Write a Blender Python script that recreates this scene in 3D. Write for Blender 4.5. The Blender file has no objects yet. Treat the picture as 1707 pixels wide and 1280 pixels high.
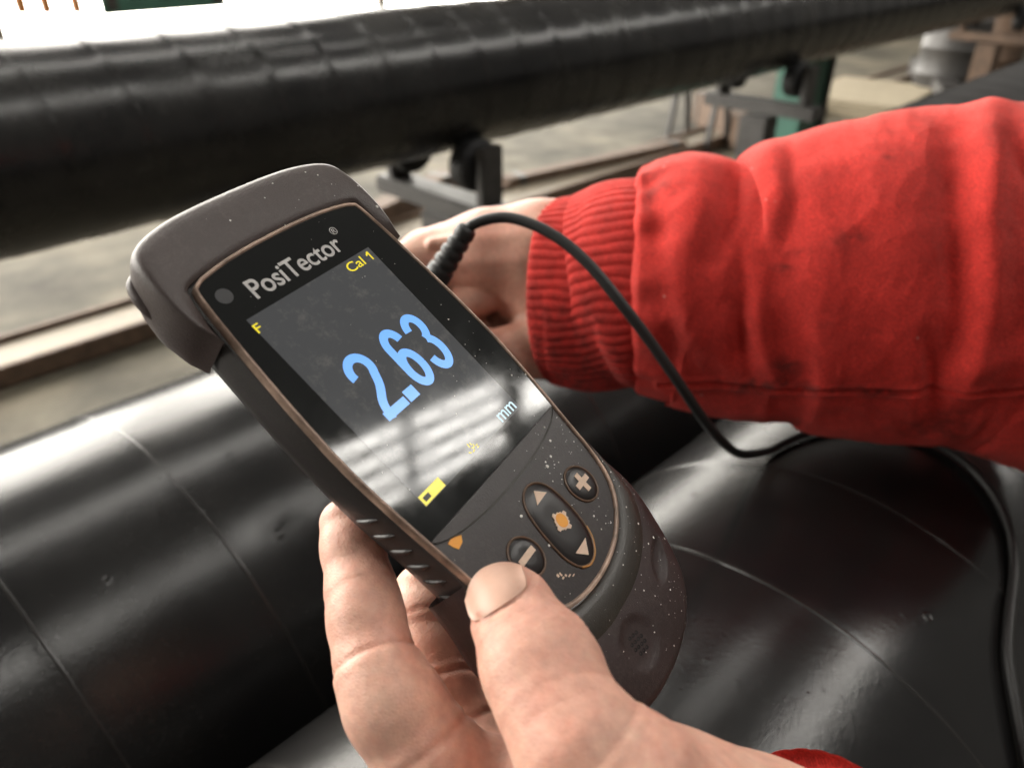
import bpy, bmesh, math, random
import numpy as np
from mathutils import Matrix, Vector

random.seed(7)
rng = np.random.default_rng(7)
scene = bpy.context.scene
COL = scene.collection

# ------------------------------------------------------------------ camera
F_PX, CX, CY = 1290.0, 853.5, 640.0
CAM = np.array([0.0, 0.0, 1.30])
# camera axes in the world: x runs along the pipes, y towards the far pipe
R = np.array([[0.70250039, 0.3672, -0.60963707],
              [-0.71168336, 0.36246196, -0.60177083],
              [0.0, 0.8566128, 0.5159598]])
cam_d = bpy.data.cameras.new("camera")
cam = bpy.data.objects.new("camera", cam_d)
COL.objects.link(cam)
m = Matrix([list(R[i]) + [CAM[i]] for i in range(3)] + [[0, 0, 0, 1]])
cam.matrix_world = m
cam_d.sensor_width = 9.8
cam_d.lens = F_PX / 1707.0 * 9.8
cam_d.clip_start = 0.01
cam_d.clip_end = 200
cam_d.dof.use_dof = True
cam_d.dof.focus_distance = 0.180
cam_d.dof.aperture_fstop = 3.8
scene.camera = cam

# ------------------------------------------------------------------ world, exposure
world = bpy.data.worlds.new("World")
scene.world = world
world.use_nodes = True
bg = world.node_tree.nodes["Background"]
bg.inputs[0].default_value = (1.0, 0.94, 0.86, 1)
bg.inputs[1].default_value = 0.19
WINDOW_L = 13.0
SKY_L = 22.0
scene.view_settings.view_transform = 'Standard'
scene.view_settings.look = 'None'
scene.view_settings.exposure = 0.2
scene.view_settings.gamma = 1.0
scene.cycles.use_denoising = True
scene.cycles.max_bounces = 8
scene.cycles.sample_clamp_indirect = 6.0

# ------------------------------------------------------------------ helpers
def camc(px, py, d):
    """photo pixel and depth in metres -> camera coordinates (mm)"""
    return np.array([(px - CX) / F_PX * d, -(py - CY) / F_PX * d, -d]) * 1000.0

def to_world(c):
    return (np.asarray(c) * 0.001) @ R.T + CAM

def P(px, py, d):
    return to_world(camc(px, py, d))

def at_y(px, py, y):
    w = R @ np.array([(px - CX) / F_PX, -(py - CY) / F_PX, -1.0])
    return CAM + w * (y / w[1])

def at_z(px, py, z):
    w = R @ np.array([(px - CX) / F_PX, -(py - CY) / F_PX, -1.0])
    return CAM + w * ((z - CAM[2]) / w[2])

def link(o, parent=None):
    COL.objects.link(o)
    if parent is not None:
        o.parent = parent
    return o

def empty(name, loc, label=None, cat=None, group=None, rot=None):
    o = bpy.data.objects.new(name, None)
    o.empty_display_size = 0.02
    if rot is None:
        o.location = Vector(loc)
    else:
        o.matrix_world = Matrix([list(rot[i]) + [loc[i]] for i in range(3)] + [[0, 0, 0, 1]])
    link(o)
    tag(o, label, cat, group)
    return o

def tag(o, label=None, cat=None, group=None, kind=None):
    if label: o["label"] = label
    if cat: o["category"] = cat
    if group: o["group"] = group
    if kind: o["kind"] = kind
    return o

def mesh_obj(name, verts, faces, mat, parent=None, smooth=True, origin=(0, 0, 0), autos=None):
    me = bpy.data.meshes.new(name)
    v = np.asarray(verts, float) - np.asarray(origin, float)
    me.from_pydata(v.tolist(), [], [list(map(int, f)) for f in faces])
    me.update()
    if mat is not None:
        me.materials.append(mat)
    if smooth:
        me.polygons.foreach_set("use_smooth", [True] * len(me.polygons))
        if autos is not None:
            me.set_sharp_from_angle(angle=math.radians(autos))
    o = bpy.data.objects.new(name, me)
    link(o, parent)
    if parent is None:
        o.location = Vector(origin)
    return o

def bevel_box(lo, hi, bev=0.0, seg=2):
    bm = bmesh.new()
    bmesh.ops.create_cube(bm, size=1)
    lo, hi = np.array(lo, float), np.array(hi, float)
    for v in bm.verts:
        v.co = Vector((np.array(v.co) + 0.5) * (hi - lo) + lo)
    if bev > 0:
        bmesh.ops.bevel(bm, geom=bm.edges[:], offset=bev, segments=seg, affect='EDGES')
    return bm

def bm_obj(name, bm, mat, parent=None, smooth=False, autos=None):
    me = bpy.data.meshes.new(name)
    bmesh.ops.recalc_face_normals(bm, faces=bm.faces[:])
    bm.to_mesh(me); bm.free()
    if mat: me.materials.append(mat)
    if smooth:
        me.polygons.foreach_set("use_smooth", [True] * len(me.polygons))
        if autos: me.set_sharp_from_angle(angle=math.radians(autos))
    o = bpy.data.objects.new(name, me)
    return link(o, parent)

def box(name, lo, hi, mat, parent=None, bev=0.0):
    return bm_obj(name, bevel_box(lo, hi, bev), mat, parent, smooth=bev > 0, autos=40)

def smooth_path(pts, n):
    pts = np.asarray(pts, float)
    seg = np.r_[0, np.cumsum(np.linalg.norm(np.diff(pts, axis=0), axis=1))]
    ext = np.vstack([2 * pts[0] - pts[1], pts, 2 * pts[-1] - pts[-2]])
    t = np.linspace(0, seg[-1], n)
    out = []
    for tt in t:
        i = min(np.searchsorted(seg, tt, side='right') - 1, len(pts) - 2)
        u = (tt - seg[i]) / (seg[i + 1] - seg[i])
        p0, p1, p2, p3 = ext[i], ext[i + 1], ext[i + 2], ext[i + 3]
        out.append(0.5 * ((2 * p1) + (-p0 + p2) * u + (2 * p0 - 5 * p1 + 4 * p2 - p3) * u * u + (-p0 + 3 * p1 - 3 * p2 + p3) * u ** 3))
    return np.array(out)

def tube(path, radii, nseg=16, caps=True):
    path = np.asarray(path, float); n = len(path)
    radii = np.broadcast_to(np.asarray(radii, float), (n,))
    T = np.gradient(path, axis=0); T /= np.linalg.norm(T, axis=1)[:, None]
    a = np.array([0, 0, 1.0])
    if abs(T[0] @ a) > 0.9: a = np.array([1.0, 0, 0])
    N = a - T[0] * (a @ T[0]); N /= np.linalg.norm(N)
    V, Fc = [], []
    for i in range(n):
        N = N - T[i] * (N @ T[i]); N /= np.linalg.norm(N)
        B = np.cross(T[i], N)
        for k in range(nseg):
            th = 2 * math.pi * k / nseg
            V.append(path[i] + radii[i] * (math.cos(th) * N + math.sin(th) * B))
    for i in range(n - 1):
        for k in range(nseg):
            k2 = (k + 1) % nseg
            Fc.append((i * nseg + k, i * nseg + k2, (i + 1) * nseg + k2, (i + 1) * nseg + k))
    if caps:
        Fc.append(tuple(range(nseg))[::-1])
        Fc.append(tuple((n - 1) * nseg + k for k in range(nseg)))
    return V, Fc

# ------------------------------------------------------------------ materials
def mat_new(name):
    mt = bpy.data.materials.new(name)
    mt.use_nodes = True
    nt = mt.node_tree
    return mt, nt, nt.nodes["Principled BSDF"]

def N(nt, kind, **kw):
    n = nt.nodes.new(kind)
    for k, v in kw.items():
        if k.startswith('i_'):
            key = k[2:]
            key = int(key) if key.isdigit() else key
            n.inputs[key].default_value = v
        else:
            setattr(n, k, v)
    return n

def ramp(nt, stops):
    r = nt.nodes.new("ShaderNodeValToRGB")
    els = r.color_ramp.elements
    while len(els) < len(stops): els.new(0.5)
    for e, (p, c) in zip(els, stops):
        e.position = p
        e.color = (c, c, c, 1) if isinstance(c, (int, float)) else (*c, 1)
    return r

def simple(name, col, rough=0.5, metal=0.0, var=0.0, scale=200.0, bump=0.0, bscale=800.0, spec=0.5, rvar=0.0, dust=0.0):
    mt, nt, b = mat_new(name)
    b.inputs["Base Color"].default_value = (*col, 1)
    b.inputs["Roughness"].default_value = rough
    b.inputs["Metallic"].default_value = metal
    b.inputs["Specular IOR Level"].default_value = spec
    tc = N(nt, "ShaderNodeTexCoord")
    if var > 0 or rvar > 0:
        nz = N(nt, "ShaderNodeTexNoise", i_Scale=scale, i_Detail=6.0, i_Roughness=0.65)
        nt.links.new(tc.outputs["Object"], nz.inputs["Vector"])
        if var > 0:
            r = ramp(nt, [(0.3, tuple(c * (1 - var) for c in col)), (0.7, tuple(min(1, c * (1 + var)) for c in col))])
            nt.links.new(nz.outputs["Fac"], r.inputs["Fac"])
            nt.links.new(r.outputs["Color"], b.inputs["Base Color"])
        if rvar > 0:
            r2 = ramp(nt, [(0.3, max(0, rough - rvar)), (0.7, min(1, rough + rvar))])
            nt.links.new(nz.outputs["Fac"], r2.inputs["Fac"])
            nt.links.new(r2.outputs["Color"], b.inputs["Roughness"])
    if dust > 0:
        da = N(nt, "ShaderNodeTexNoise", i_Scale=900.0, i_Detail=8.0, i_Roughness=0.85)
        db = N(nt, "ShaderNodeTexNoise", i_Scale=75.0, i_Detail=7.0, i_Roughness=0.7)
        for n_ in (da, db): nt.links.new(tc.outputs["Object"], n_.inputs["Vector"])
        ra = ramp(nt, [(0.48, 0.0), (0.70, dust)]); nt.links.new(da.outputs["Fac"], ra.inputs["Fac"])
        rb = ramp(nt, [(0.42, 0.1), (0.66, 1.0)]); nt.links.new(db.outputs["Fac"], rb.inputs["Fac"])
        kk = N(nt, "ShaderNodeMath", operation='MULTIPLY'); nt.links.new(ra.outputs["Color"], kk.inputs[0]); nt.links.new(rb.outputs["Color"], kk.inputs[1])
        mxd = N(nt, "ShaderNodeMixRGB"); mxd.inputs[2].default_value = (0.30, 0.265, 0.23, 1)
        nt.links.new(kk.outputs[0], mxd.inputs[0])
        src = b.inputs["Base Color"].links[0].from_socket if b.inputs["Base Color"].links else None
        if src: nt.links.new(src, mxd.inputs[1])
        else: mxd.inputs[1].default_value = (*col, 1)
        nt.links.new(mxd.outputs[0], b.inputs["Base Color"])
    if bump > 0:
        nb = N(nt, "ShaderNodeTexNoise", i_Scale=bscale, i_Detail=4.0)
        nt.links.new(tc.outputs["Object"], nb.inputs["Vector"])
        bp = N(nt, "ShaderNodeBump", i_Strength=bump, i_Distance=0.0005)
        nt.links.new(nb.outputs["Fac"], bp.inputs["Height"])
        nt.links.new(bp.outputs["Normal"], b.inputs["Normal"])
    return mt

def emit(name, col, strength, rough=0.2):
    mt, nt, b = mat_new(name)
    b.inputs["Base Color"].default_value = (*[c * 0.3 for c in col], 1)
    b.inputs["Emission Color"].default_value = (*col, 1)
    b.inputs["Emission Strength"].default_value = strength
    b.inputs["Roughness"].default_value = rough
    return mt

def lit_pane(name, col, strength):
    mt = bpy.data.materials.new(name); mt.use_nodes = True
    nt = mt.node_tree
    nt.nodes.clear()
    out = N(nt, "ShaderNodeOutputMaterial")
    e = N(nt, "ShaderNodeEmission")
    e.inputs[0].default_value = (*col, 1); e.inputs[1].default_value = strength
    nt.links.new(e.outputs[0], out.inputs[0])
    return mt

def pipe_material(name, grime):
    mt, nt, b = mat_new(name)
    tc = N(nt, "ShaderNodeTexCoord")
    b.inputs["Base Color"].default_value = (0.012, 0.0115, 0.012, 1)
    b.inputs["Specular IOR Level"].default_value = 0.40
    nz = N(nt, "ShaderNodeTexNoise", i_Scale=9.0, i_Detail=5.0, i_Roughness=0.6)
    nt.links.new(tc.outputs["Object"], nz.inputs["Vector"])
    rr = ramp(nt, [(0.3, 0.17 + grime), (0.75, 0.29 + grime)])
    nt.links.new(nz.outputs["Fac"], rr.inputs["Fac"])
    nt.links.new(rr.outputs["Color"], b.inputs["Roughness"])
    rc = ramp(nt, [(0.35, (0.007, 0.0069, 0.0074)), (0.8, (0.014 + grime * 0.42, 0.013 + grime * 0.40, 0.012 + grime * 0.36))])
    nt.links.new(nz.outputs["Fac"], rc.inputs["Fac"])
    nd_ = N(nt, "ShaderNodeTexNoise", i_Scale=330.0, i_Detail=8.0, i_Roughness=0.8)
    ng_ = N(nt, "ShaderNodeTexNoise", i_Scale=14.0, i_Detail=6.0, i_Roughness=0.65)
    for n_ in (nd_, ng_): nt.links.new(tc.outputs["Object"], n_.inputs["Vector"])
    rd_ = ramp(nt, [(0.52, 0.0), (0.74, 0.32 if grime > 0 else 0.16)]); nt.links.new(nd_.outputs["Fac"], rd_.inputs["Fac"])
    rg_ = ramp(nt, [(0.42, 0.15), (0.68, 1.0)]); nt.links.new(ng_.outputs["Fac"], rg_.inputs["Fac"])
    kd_ = N(nt, "ShaderNodeMath", operation='MULTIPLY'); nt.links.new(rd_.outputs["Color"], kd_.inputs[0]); nt.links.new(rg_.outputs["Color"], kd_.inputs[1])
    md_ = N(nt, "ShaderNodeMixRGB"); md_.inputs[2].default_value = (0.095, 0.088, 0.076, 1)
    nt.links.new(kd_.outputs[0], md_.inputs[0]); nt.links.new(rc.outputs["Color"], md_.inputs[1])
    nt.links.new(md_.outputs[0], b.inputs["Base Color"])
    # orange-peel, pimples and small ring-shaped blisters of the extruded coating
    n1 = N(nt, "ShaderNodeTexNoise", i_Scale=480.0, i_Detail=4.0, i_Roughness=0.7)
    n2 = N(nt, "ShaderNodeTexNoise", i_Scale=26.0, i_Detail=3.0)
    v1 = N(nt, "ShaderNodeTexVoronoi", i_Scale=68.0)
    v2 = N(nt, "ShaderNodeTexVoronoi", i_Scale=230.0)
    for n_ in (n1, n2, v1, v2): nt.links.new(tc.outputs["Object"], n_.inputs["Vector"])
    ring = ramp(nt, [(0.0, 0.0), (0.10, 0.05), (0.14, 1.0), (0.19, 0.0)])
    nt.links.new(v1.outputs["Distance"], ring.inputs["Fac"])
    gate = ramp(nt, [(0.78, 0.0), (0.82, 1.0)])
    sep = N(nt, "ShaderNodeSeparateColor")
    nt.links.new(v1.outputs["Color"], sep.inputs[0]); nt.links.new(sep.outputs[0], gate.inputs["Fac"])
    mul = N(nt, "ShaderNodeMath", operation='MULTIPLY')
    nt.links.new(ring.outputs["Color"], mul.inputs[0]); nt.links.new(gate.outputs["Color"], mul.inputs[1])
    pim = ramp(nt, [(0.0, 1.0), (0.16, 0.0)])
    nt.links.new(v2.outputs["Distance"], pim.inputs["Fac"])
    sep2 = N(nt, "ShaderNodeSeparateColor")
    g2 = ramp(nt, [(0.70, 0.0), (0.80, 1.0)])
    nt.links.new(v2.outputs["Color"], sep2.inputs[0]); nt.links.new(sep2.outputs[1], g2.inputs["Fac"])
    mul2 = N(nt, "ShaderNodeMath", operation='MULTIPLY')
    nt.links.new(pim.outputs["Color"], mul2.inputs[0]); nt.links.new(g2.outputs["Color"], mul2.inputs[1])
    bp1 = N(nt, "ShaderNodeBump", i_Strength=0.30, i_Distance=0.0003)
    nt.links.new(n1.outputs["Fac"], bp1.inputs["Height"])
    bp2 = N(nt, "ShaderNodeBump", i_Strength=0.12 if grime == 0 else 0.04, i_Distance=0.0014)
    nt.links.new(n2.outputs["Fac"], bp2.inputs["Height"]); nt.links.new(bp1.outputs["Normal"], bp2.inputs["Normal"])
    bp3 = N(nt, "ShaderNodeBump", i_Strength=0.30, i_Distance=0.0004)
    nt.links.new(mul.outputs[0], bp3.inputs["Height"]); nt.links.new(bp2.outputs["Normal"], bp3.inputs["Normal"])
    bp4 = N(nt, "ShaderNodeBump", i_Strength=0.30, i_Distance=0.0003)
    nt.links.new(mul2.outputs[0], bp4.inputs["Height"]); nt.links.new(bp3.outputs["Normal"], bp4.inputs["Normal"])
    nt.links.new(bp4.outputs["Normal"], b.inputs["Normal"])
    return mt

def skin_material(name, base, red):
    mt, nt, b = mat_new(name)
    tc = N(nt, "ShaderNodeTexCoord")
    n1 = N(nt, "ShaderNodeTexNoise", i_Scale=62.0, i_Detail=7.0, i_Roughness=0.72)
    n2 = N(nt, "ShaderNodeTexNoise", i_Scale=420.0, i_Detail=3.0)
    v = N(nt, "ShaderNodeTexVoronoi", i_Scale=1300.0, feature='DISTANCE_TO_EDGE')
    mp = N(nt, "ShaderNodeMapping"); mp.inputs["Scale"].default_value = (1.0, 1.0, 2.6)
    n3 = N(nt, "ShaderNodeTexNoise", i_Scale=620.0, i_Detail=4.0, i_Roughness=0.7)
    nt.links.new(tc.outputs["Object"], mp.inputs["Vector"])
    for n_ in (n1, n2, v): nt.links.new(tc.outputs["Object"], n_.inputs["Vector"])
    nt.links.new(mp.outputs["Vector"], n3.inputs["Vector"])
    r1 = ramp(nt, [(0.32, base), (0.5, tuple(0.5 * (a + c) for a, c in zip(base, red))), (0.72, red)])
    nt.links.new(n1.outputs["Fac"], r1.inputs["Fac"])
    att = N(nt, "ShaderNodeAttribute", attribute_name="crease")
    mx = N(nt, "ShaderNodeMixRGB", blend_type='MIX')
    mx.inputs[2].default_value = (red[0] * 0.72, red[1] * 0.55, red[2] * 0.5, 1)
    nt.links.new(att.outputs["Fac"], mx.inputs[0]); nt.links.new(r1.outputs["Color"], mx.inputs[1])
    r2 = ramp(nt, [(0.3, 0.88), (0.7, 1.06)])
    nt.links.new(n2.outputs["Fac"], r2.inputs["Fac"])
    mm = N(nt, "ShaderNodeMixRGB", blend_type='MULTIPLY'); mm.inputs[0].default_value = 1.0
    nt.links.new(mx.outputs[0], mm.inputs[1]); nt.links.new(r2.outputs["Color"], mm.inputs[2])
    nt.links.new(mm.outputs[0], b.inputs["Base Color"])
    b.inputs["Roughness"].default_value = 0.48
    b.inputs["Specular IOR Level"].default_value = 0.42
    b.inputs["Subsurface Weight"].default_value = 0.22
    b.inputs["Subsurface Radius"].default_value = (1.0, 0.35, 0.2)
    b.inputs["Subsurface Scale"].default_value = 0.0022
    bp = N(nt, "ShaderNodeBump", i_Strength=0.30, i_Distance=0.0004)
    nt.links.new(v.outputs["Distance"], bp.inputs["Height"])
    bp2 = N(nt, "ShaderNodeBump", i_Strength=0.26, i_Distance=0.0006)
    nt.links.new(n3.outputs["Fac"], bp2.inputs["Height"]); nt.links.new(bp.outputs["Normal"], bp2.inputs["Normal"])
    nt.links.new(bp2.outputs["Normal"], b.inputs["Normal"])
    return mt

def cloth_material(name, col, weave=True):
    mt, nt, b = mat_new(name)
    tc = N(nt, "ShaderNodeTexCoord")
    n1 = N(nt, "ShaderNodeTexNoise", i_Scale=22.0, i_Detail=6.0, i_Roughness=0.6)
    nt.links.new(tc.outputs["Object"], n1.inputs["Vector"])
    r1 = ramp(nt, [(0.3, tuple(c * 0.76 for c in col)), (0.7, tuple(min(1, c * 1.12) for c in col))])
    nt.links.new(n1.outputs["Fac"], r1.inputs["Fac"])
    att = N(nt, "ShaderNodeAttribute", attribute_name="dirt")
    n2 = N(nt, "ShaderNodeTexNoise", i_Scale=160.0, i_Detail=5.0, i_Roughness=0.7)
    nt.links.new(tc.outputs["Object"], n2.inputs["Vector"])
    r2 = ramp(nt, [(0.38, 0.0), (0.6, 1.0)])
    nt.links.new(n2.outputs["Fac"], r2.inputs["Fac"])
    mu = N(nt, "ShaderNodeMath", operation='MULTIPLY')
    nt.links.new(att.outputs["Fac"], mu.inputs[0]); nt.links.new(r2.outputs["Color"], mu.inputs[1])
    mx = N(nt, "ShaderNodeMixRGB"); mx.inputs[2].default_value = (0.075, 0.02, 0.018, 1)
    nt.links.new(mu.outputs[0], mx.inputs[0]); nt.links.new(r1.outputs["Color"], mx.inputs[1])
    n4 = N(nt, "ShaderNodeTexNoise", i_Scale=1100.0, i_Detail=3.0, i_Roughness=0.8)
    n5 = N(nt, "ShaderNodeTexNoise", i_Scale=75.0, i_Detail=8.0, i_Roughness=0.75)
    for n_ in (n4, n5): nt.links.new(tc.outputs["Object"], n_.inputs["Vector"])
    r4 = ramp(nt, [(0.3, 0.62), (0.7, 1.25)]); nt.links.new(n4.outputs["Fac"], r4.inputs["Fac"])
    r5 = ramp(nt, [(0.35, 0.80), (0.65, 1.12)]); nt.links.new(n5.outputs["Fac"], r5.inputs["Fac"])
    m4 = N(nt, "ShaderNodeMixRGB", blend_type='MULTIPLY'); m4.inputs[0].default_value = 1.0
    m5 = N(nt, "ShaderNodeMixRGB", blend_type='MULTIPLY'); m5.inputs[0].default_value = 1.0
    nt.links.new(mx.outputs[0], m4.inputs[1]); nt.links.new(r4.outputs["Color"], m4.inputs[2])
    nt.links.new(m4.outputs[0], m5.inputs[1]); nt.links.new(r5.outputs["Color"], m5.inputs[2])
    # pale lint
    n6 = N(nt, "ShaderNodeTexVoronoi", i_Scale=240.0); nt.links.new(tc.outputs["Object"], n6.inputs["Vector"])
    s6 = N(nt, "ShaderNodeSeparateColor"); nt.links.new(n6.outputs["Color"], s6.inputs[0])
    g6 = ramp(nt, [(0.985, 0.0), (0.99, 0.6)]); nt.links.new(s6.outputs[0], g6.inputs["Fac"])
    d6 = ramp(nt, [(0.10, 1.0), (0.16, 0.0)]); nt.links.new(n6.outputs["Distance"], d6.inputs["Fac"])
    k6 = N(nt, "ShaderNodeMath", operation='MULTIPLY'); nt.links.new(g6.outputs["Color"], k6.inputs[0]); nt.links.new(d6.outputs["Color"], k6.inputs[1])
    m6 = N(nt, "ShaderNodeMixRGB"); m6.inputs[2].default_value = (0.6, 0.42, 0.38, 1)
    nt.links.new(k6.outputs[0], m6.inputs[0]); nt.links.new(m5.outputs[0], m6.inputs[1])
    nt.links.new(m6.outputs[0], b.inputs["Base Color"])
    b.inputs["Roughness"].default_value = 0.9
    b.inputs["Specular IOR Level"].default_value = 0.15
    b.inputs["Sheen Weight"].default_value = 0.22
    b.inputs["Sheen Roughness"].default_value = 0.4
    b.inputs["Sheen Tint"].default_value = (1.0, 0.55, 0.5, 1)
    mp = N(nt, "ShaderNodeMapping"); mp.inputs["Rotation"].default_value = (0.3, 0.5, 0.8)
    w = N(nt, "ShaderNodeTexWave", i_Scale=520.0, i_Distortion=1.0)
    nt.links.new(tc.outputs["Object"], mp.inputs["Vector"]); nt.links.new(mp.outputs["Vector"], w.inputs["Vector"])
    bp = N(nt, "ShaderNodeBump", i_Strength=0.6 if weave else 0.2, i_Distance=0.0005)
    nt.links.new(w.outputs["Fac"], bp.inputs["Height"])
    bp2 = N(nt, "ShaderNodeBump", i_Strength=0.4, i_Distance=0.001)
    nt.links.new(n2.outputs["Fac"], bp2.inputs["Height"]); nt.links.new(bp.outputs["Normal"], bp2.inputs["Normal"])
    nt.links.new(bp2.outputs["Normal"], b.inputs["Normal"])
    return mt

def floor_material():
    mt, nt, b = mat_new("dusty_concrete")
    tc = N(nt, "ShaderNodeTexCoord")
    n1 = N(nt, "ShaderNodeTexNoise", i_Scale=1.1, i_Detail=8.0, i_Roughness=0.62)
    n2 = N(nt, "ShaderNodeTexNoise", i_Scale=6.0, i_Detail=6.0)
    for n_ in (n1, n2): nt.links.new(tc.outputs["Object"], n_.inputs["Vector"])
    r1 = ramp(nt, [(0.34, (0.040, 0.035, 0.026)), (0.5, (0.098, 0.088, 0.067)), (0.68, (0.175, 0.15, 0.11))])
    nt.links.new(n1.outputs["Fac"], r1.inputs["Fac"])
    r2 = ramp(nt, [(0.35, 0.75), (0.65, 1.1)])
    nt.links.new(n2.outputs["Fac"], r2.inputs["Fac"])
    mm = N(nt, "ShaderNodeMixRGB", blend_type='MULTIPLY'); mm.inputs[0].default_value = 1.0
    nt.links.new(r1.outputs["Color"], mm.inputs[1]); nt.links.new(r2.outputs["Color"], mm.inputs[2])
    nt.links.new(mm.outputs[0], b.inputs["Base Color"])
    b.inputs["Roughness"].default_value = 0.75
    b.inputs["Specular IOR Level"].default_value = 0.18
    return mt

M = dict(
    pipe=pipe_material("black_polyethylene", 0.0),
    pipe_far=pipe_material("dusty_polyethylene", 0.03),
    seam=simple("wrap_edge", (0.016, 0.015, 0.014), 0.26, bump=0.2, bscale=300),
    floor=floor_material(),
    steel=simple("worn_steel", (0.16, 0.135, 0.10), 0.55, 0.3, var=0.3, scale=20, rvar=0.1),
    dark_steel=simple("dark_steel", (0.045, 0.042, 0.040), 0.5, 0.2, var=0.3, scale=30),
    rust=simple("rusty_steel", (0.10, 0.062, 0.04), 0.7, 0.1, var=0.4, scale=25),
    green=simple("green_paint", (0.035, 0.115, 0.085), 0.45, var=0.15, scale=15),
    rubber_wheel=simple("black_rubber", (0.012, 0.012, 0.013), 0.6),
    bright_floor=simple("bright_floor_tone", (0.30, 0.255, 0.18), 0.8, var=0.12, scale=12),
    orange=simple("orange_paint", (0.45, 0.17, 0.03), 0.5),
    frame=simple("window_frame_paint", (0.22, 0.20, 0.17), 0.5),
    wall=simple("plaster", (0.35, 0.31, 0.25), 0.85, var=0.1, scale=4),
    pane=lit_pane("daylit_pane", (1.0, 0.955, 0.87), WINDOW_L),
    sky_pane=lit_pane("daylit_roof_pane", (1.0, 0.965, 0.90), SKY_L),
    # gauge
    shell=simple("gauge_shell_plastic", (0.024, 0.0205, 0.020), 0.44, var=0.15, scale=60, bump=0.25, bscale=3000, rvar=0.06, dust=0.14),
    rubber=simple("gauge_rubber", (0.064, 0.047, 0.044), 0.44, var=0.12, scale=50, bump=0.3, bscale=2500, rvar=0.05, dust=0.22),
    cap=simple("gauge_end_cap", (0.027, 0.0145, 0.014), 0.48, var=0.2, scale=60, bump=0.25, bscale=3000, rvar=0.06, dust=0.18),
    band=simple("gauge_sheen_band", (0.036, 0.032, 0.027), 0.34, var=0.15, scale=90, bump=0.2, bscale=3000, dust=0.14),  # reflected sheen put into the colour, greyer than cap and keypad
    copper=simple("worn_bezel", (0.34, 0.24, 0.185), 0.38, 0.25, var=0.62, scale=130, rvar=0.1),
    keypad=simple("keypad_membrane", (0.016, 0.0092, 0.009), 0.38, var=0.2, scale=80, bump=0.12, bscale=2500, dust=0.14),
    keyring=simple("key_outline", (0.115, 0.066, 0.040), 0.38, var=0.3, scale=300),
    orange_line=simple("key_outline_amber", (0.42, 0.20, 0.05), 0.4),
    keytop=simple("key_top", (0.012, 0.0085, 0.0085), 0.34),
    print_cream=simple("cream_print", (0.74, 0.55, 0.42), 0.55, var=0.08, scale=900),
    print_orange=simple("amber_print", (0.85, 0.36, 0.04), 0.45),
    print_grey=simple("silver_print", (0.52, 0.50, 0.49), 0.4, var=0.12, scale=600),
    sensor=simple("sensor_window", (0.055, 0.055, 0.058), 0.25),
    speck=simple("white_paint_speck", (0.80, 0.77, 0.72), 0.7),
    hole=simple("grille_hole", (0.004, 0.003, 0.003), 0.8),
    cable=simple("black_cable", (0.013, 0.013, 0.013), 0.5, bump=0.2, bscale=2500),
    digit=emit("display_blue", (0.16, 0.40, 0.93), 0.95),
    yellow=emit("display_yellow", (0.82, 0.66, 0.03), 0.85),
    pale=emit("display_pale_blue", (0.42, 0.60, 0.72), 0.9),
    skin=skin_material("skin_near", (0.69, 0.43, 0.33), (0.60, 0.28, 0.21)),
    skin2=skin_material("skin_far", (0.58, 0.34, 0.25), (0.52, 0.22, 0.16)),
    nail=simple("thumb_nail", (0.60, 0.365, 0.275), 0.48, var=0.08, scale=150),
    red=cloth_material("red_twill", (0.63, 0.044, 0.035)),
    knit=cloth_material("red_rib_knit", (0.56, 0.040, 0.033), weave=False),
    thread=simple("red_thread", (0.30, 0.02, 0.02), 0.9),
)
# black cover glass with smears, and the display under it
def glass_material():
    mt, nt, b = mat_new("black_cover_glass")
    tc = N(nt, "ShaderNodeTexCoord")
    b.inputs["Base Color"].default_value = (0.006, 0.007, 0.007, 1)
    nz = N(nt, "ShaderNodeTexNoise", i_Scale=70.0, i_Detail=6.0, i_Roughness=0.7)
    nt.links.new(tc.outputs["Object"], nz.inputs["Vector"])
    r = ramp(nt, [(0.38, 0.045), (0.75, 0.12)])
    nt.links.new(nz.outputs["Fac"], r.inputs["Fac"]); nt.links.new(r.outputs["Color"], b.inputs["Roughness"])
    return mt
def display_material():
    mt, nt, b = mat_new("display_backlight")
    tc = N(nt, "ShaderNodeTexCoord")
    nz = N(nt, "ShaderNodeTexNoise", i_Scale=70.0, i_Detail=6.0, i_Roughness=0.7)
    n2 = N(nt, "ShaderNodeTexNoise", i_Scale=190.0, i_Detail=8.0, i_Roughness=0.75)
    for n_ in (nz, n2): nt.links.new(tc.outputs["Object"], n_.inputs["Vector"])
    r = ramp(nt, [(0.38, 0.045), (0.75, 0.12)])
    nt.links.new(nz.outputs["Fac"], r.inputs["Fac"]); nt.links.new(r.outputs["Color"], b.inputs["Roughness"])
    # thin film of dust on the glass
    rd = ramp(nt, [(0.52, (0.020, 0.020, 0.020)), (0.80, (0.13, 0.12, 0.105))])
    nt.links.new(n2.outputs["Fac"], rd.inputs["Fac"]); nt.links.new(rd.outputs["Color"], b.inputs["Base Color"])
    b.inputs["Emission Color"].default_value = (0.95, 0.97, 1.0, 1)
    b.inputs["Emission Strength"].default_value = 0.046
    return mt
M['glass'] = glass_material()
M['display'] = display_material()

# ================================================================== setting
FLOOR = 0.0
fl = mesh_obj("floor", [(-40, -12, 0), (70, -12, 0), (70, 45, 0), (-40, 45, 0)], [(0, 1, 2, 3)], M['floor'], smooth=False)
tag(fl, kind="structure")

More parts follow.
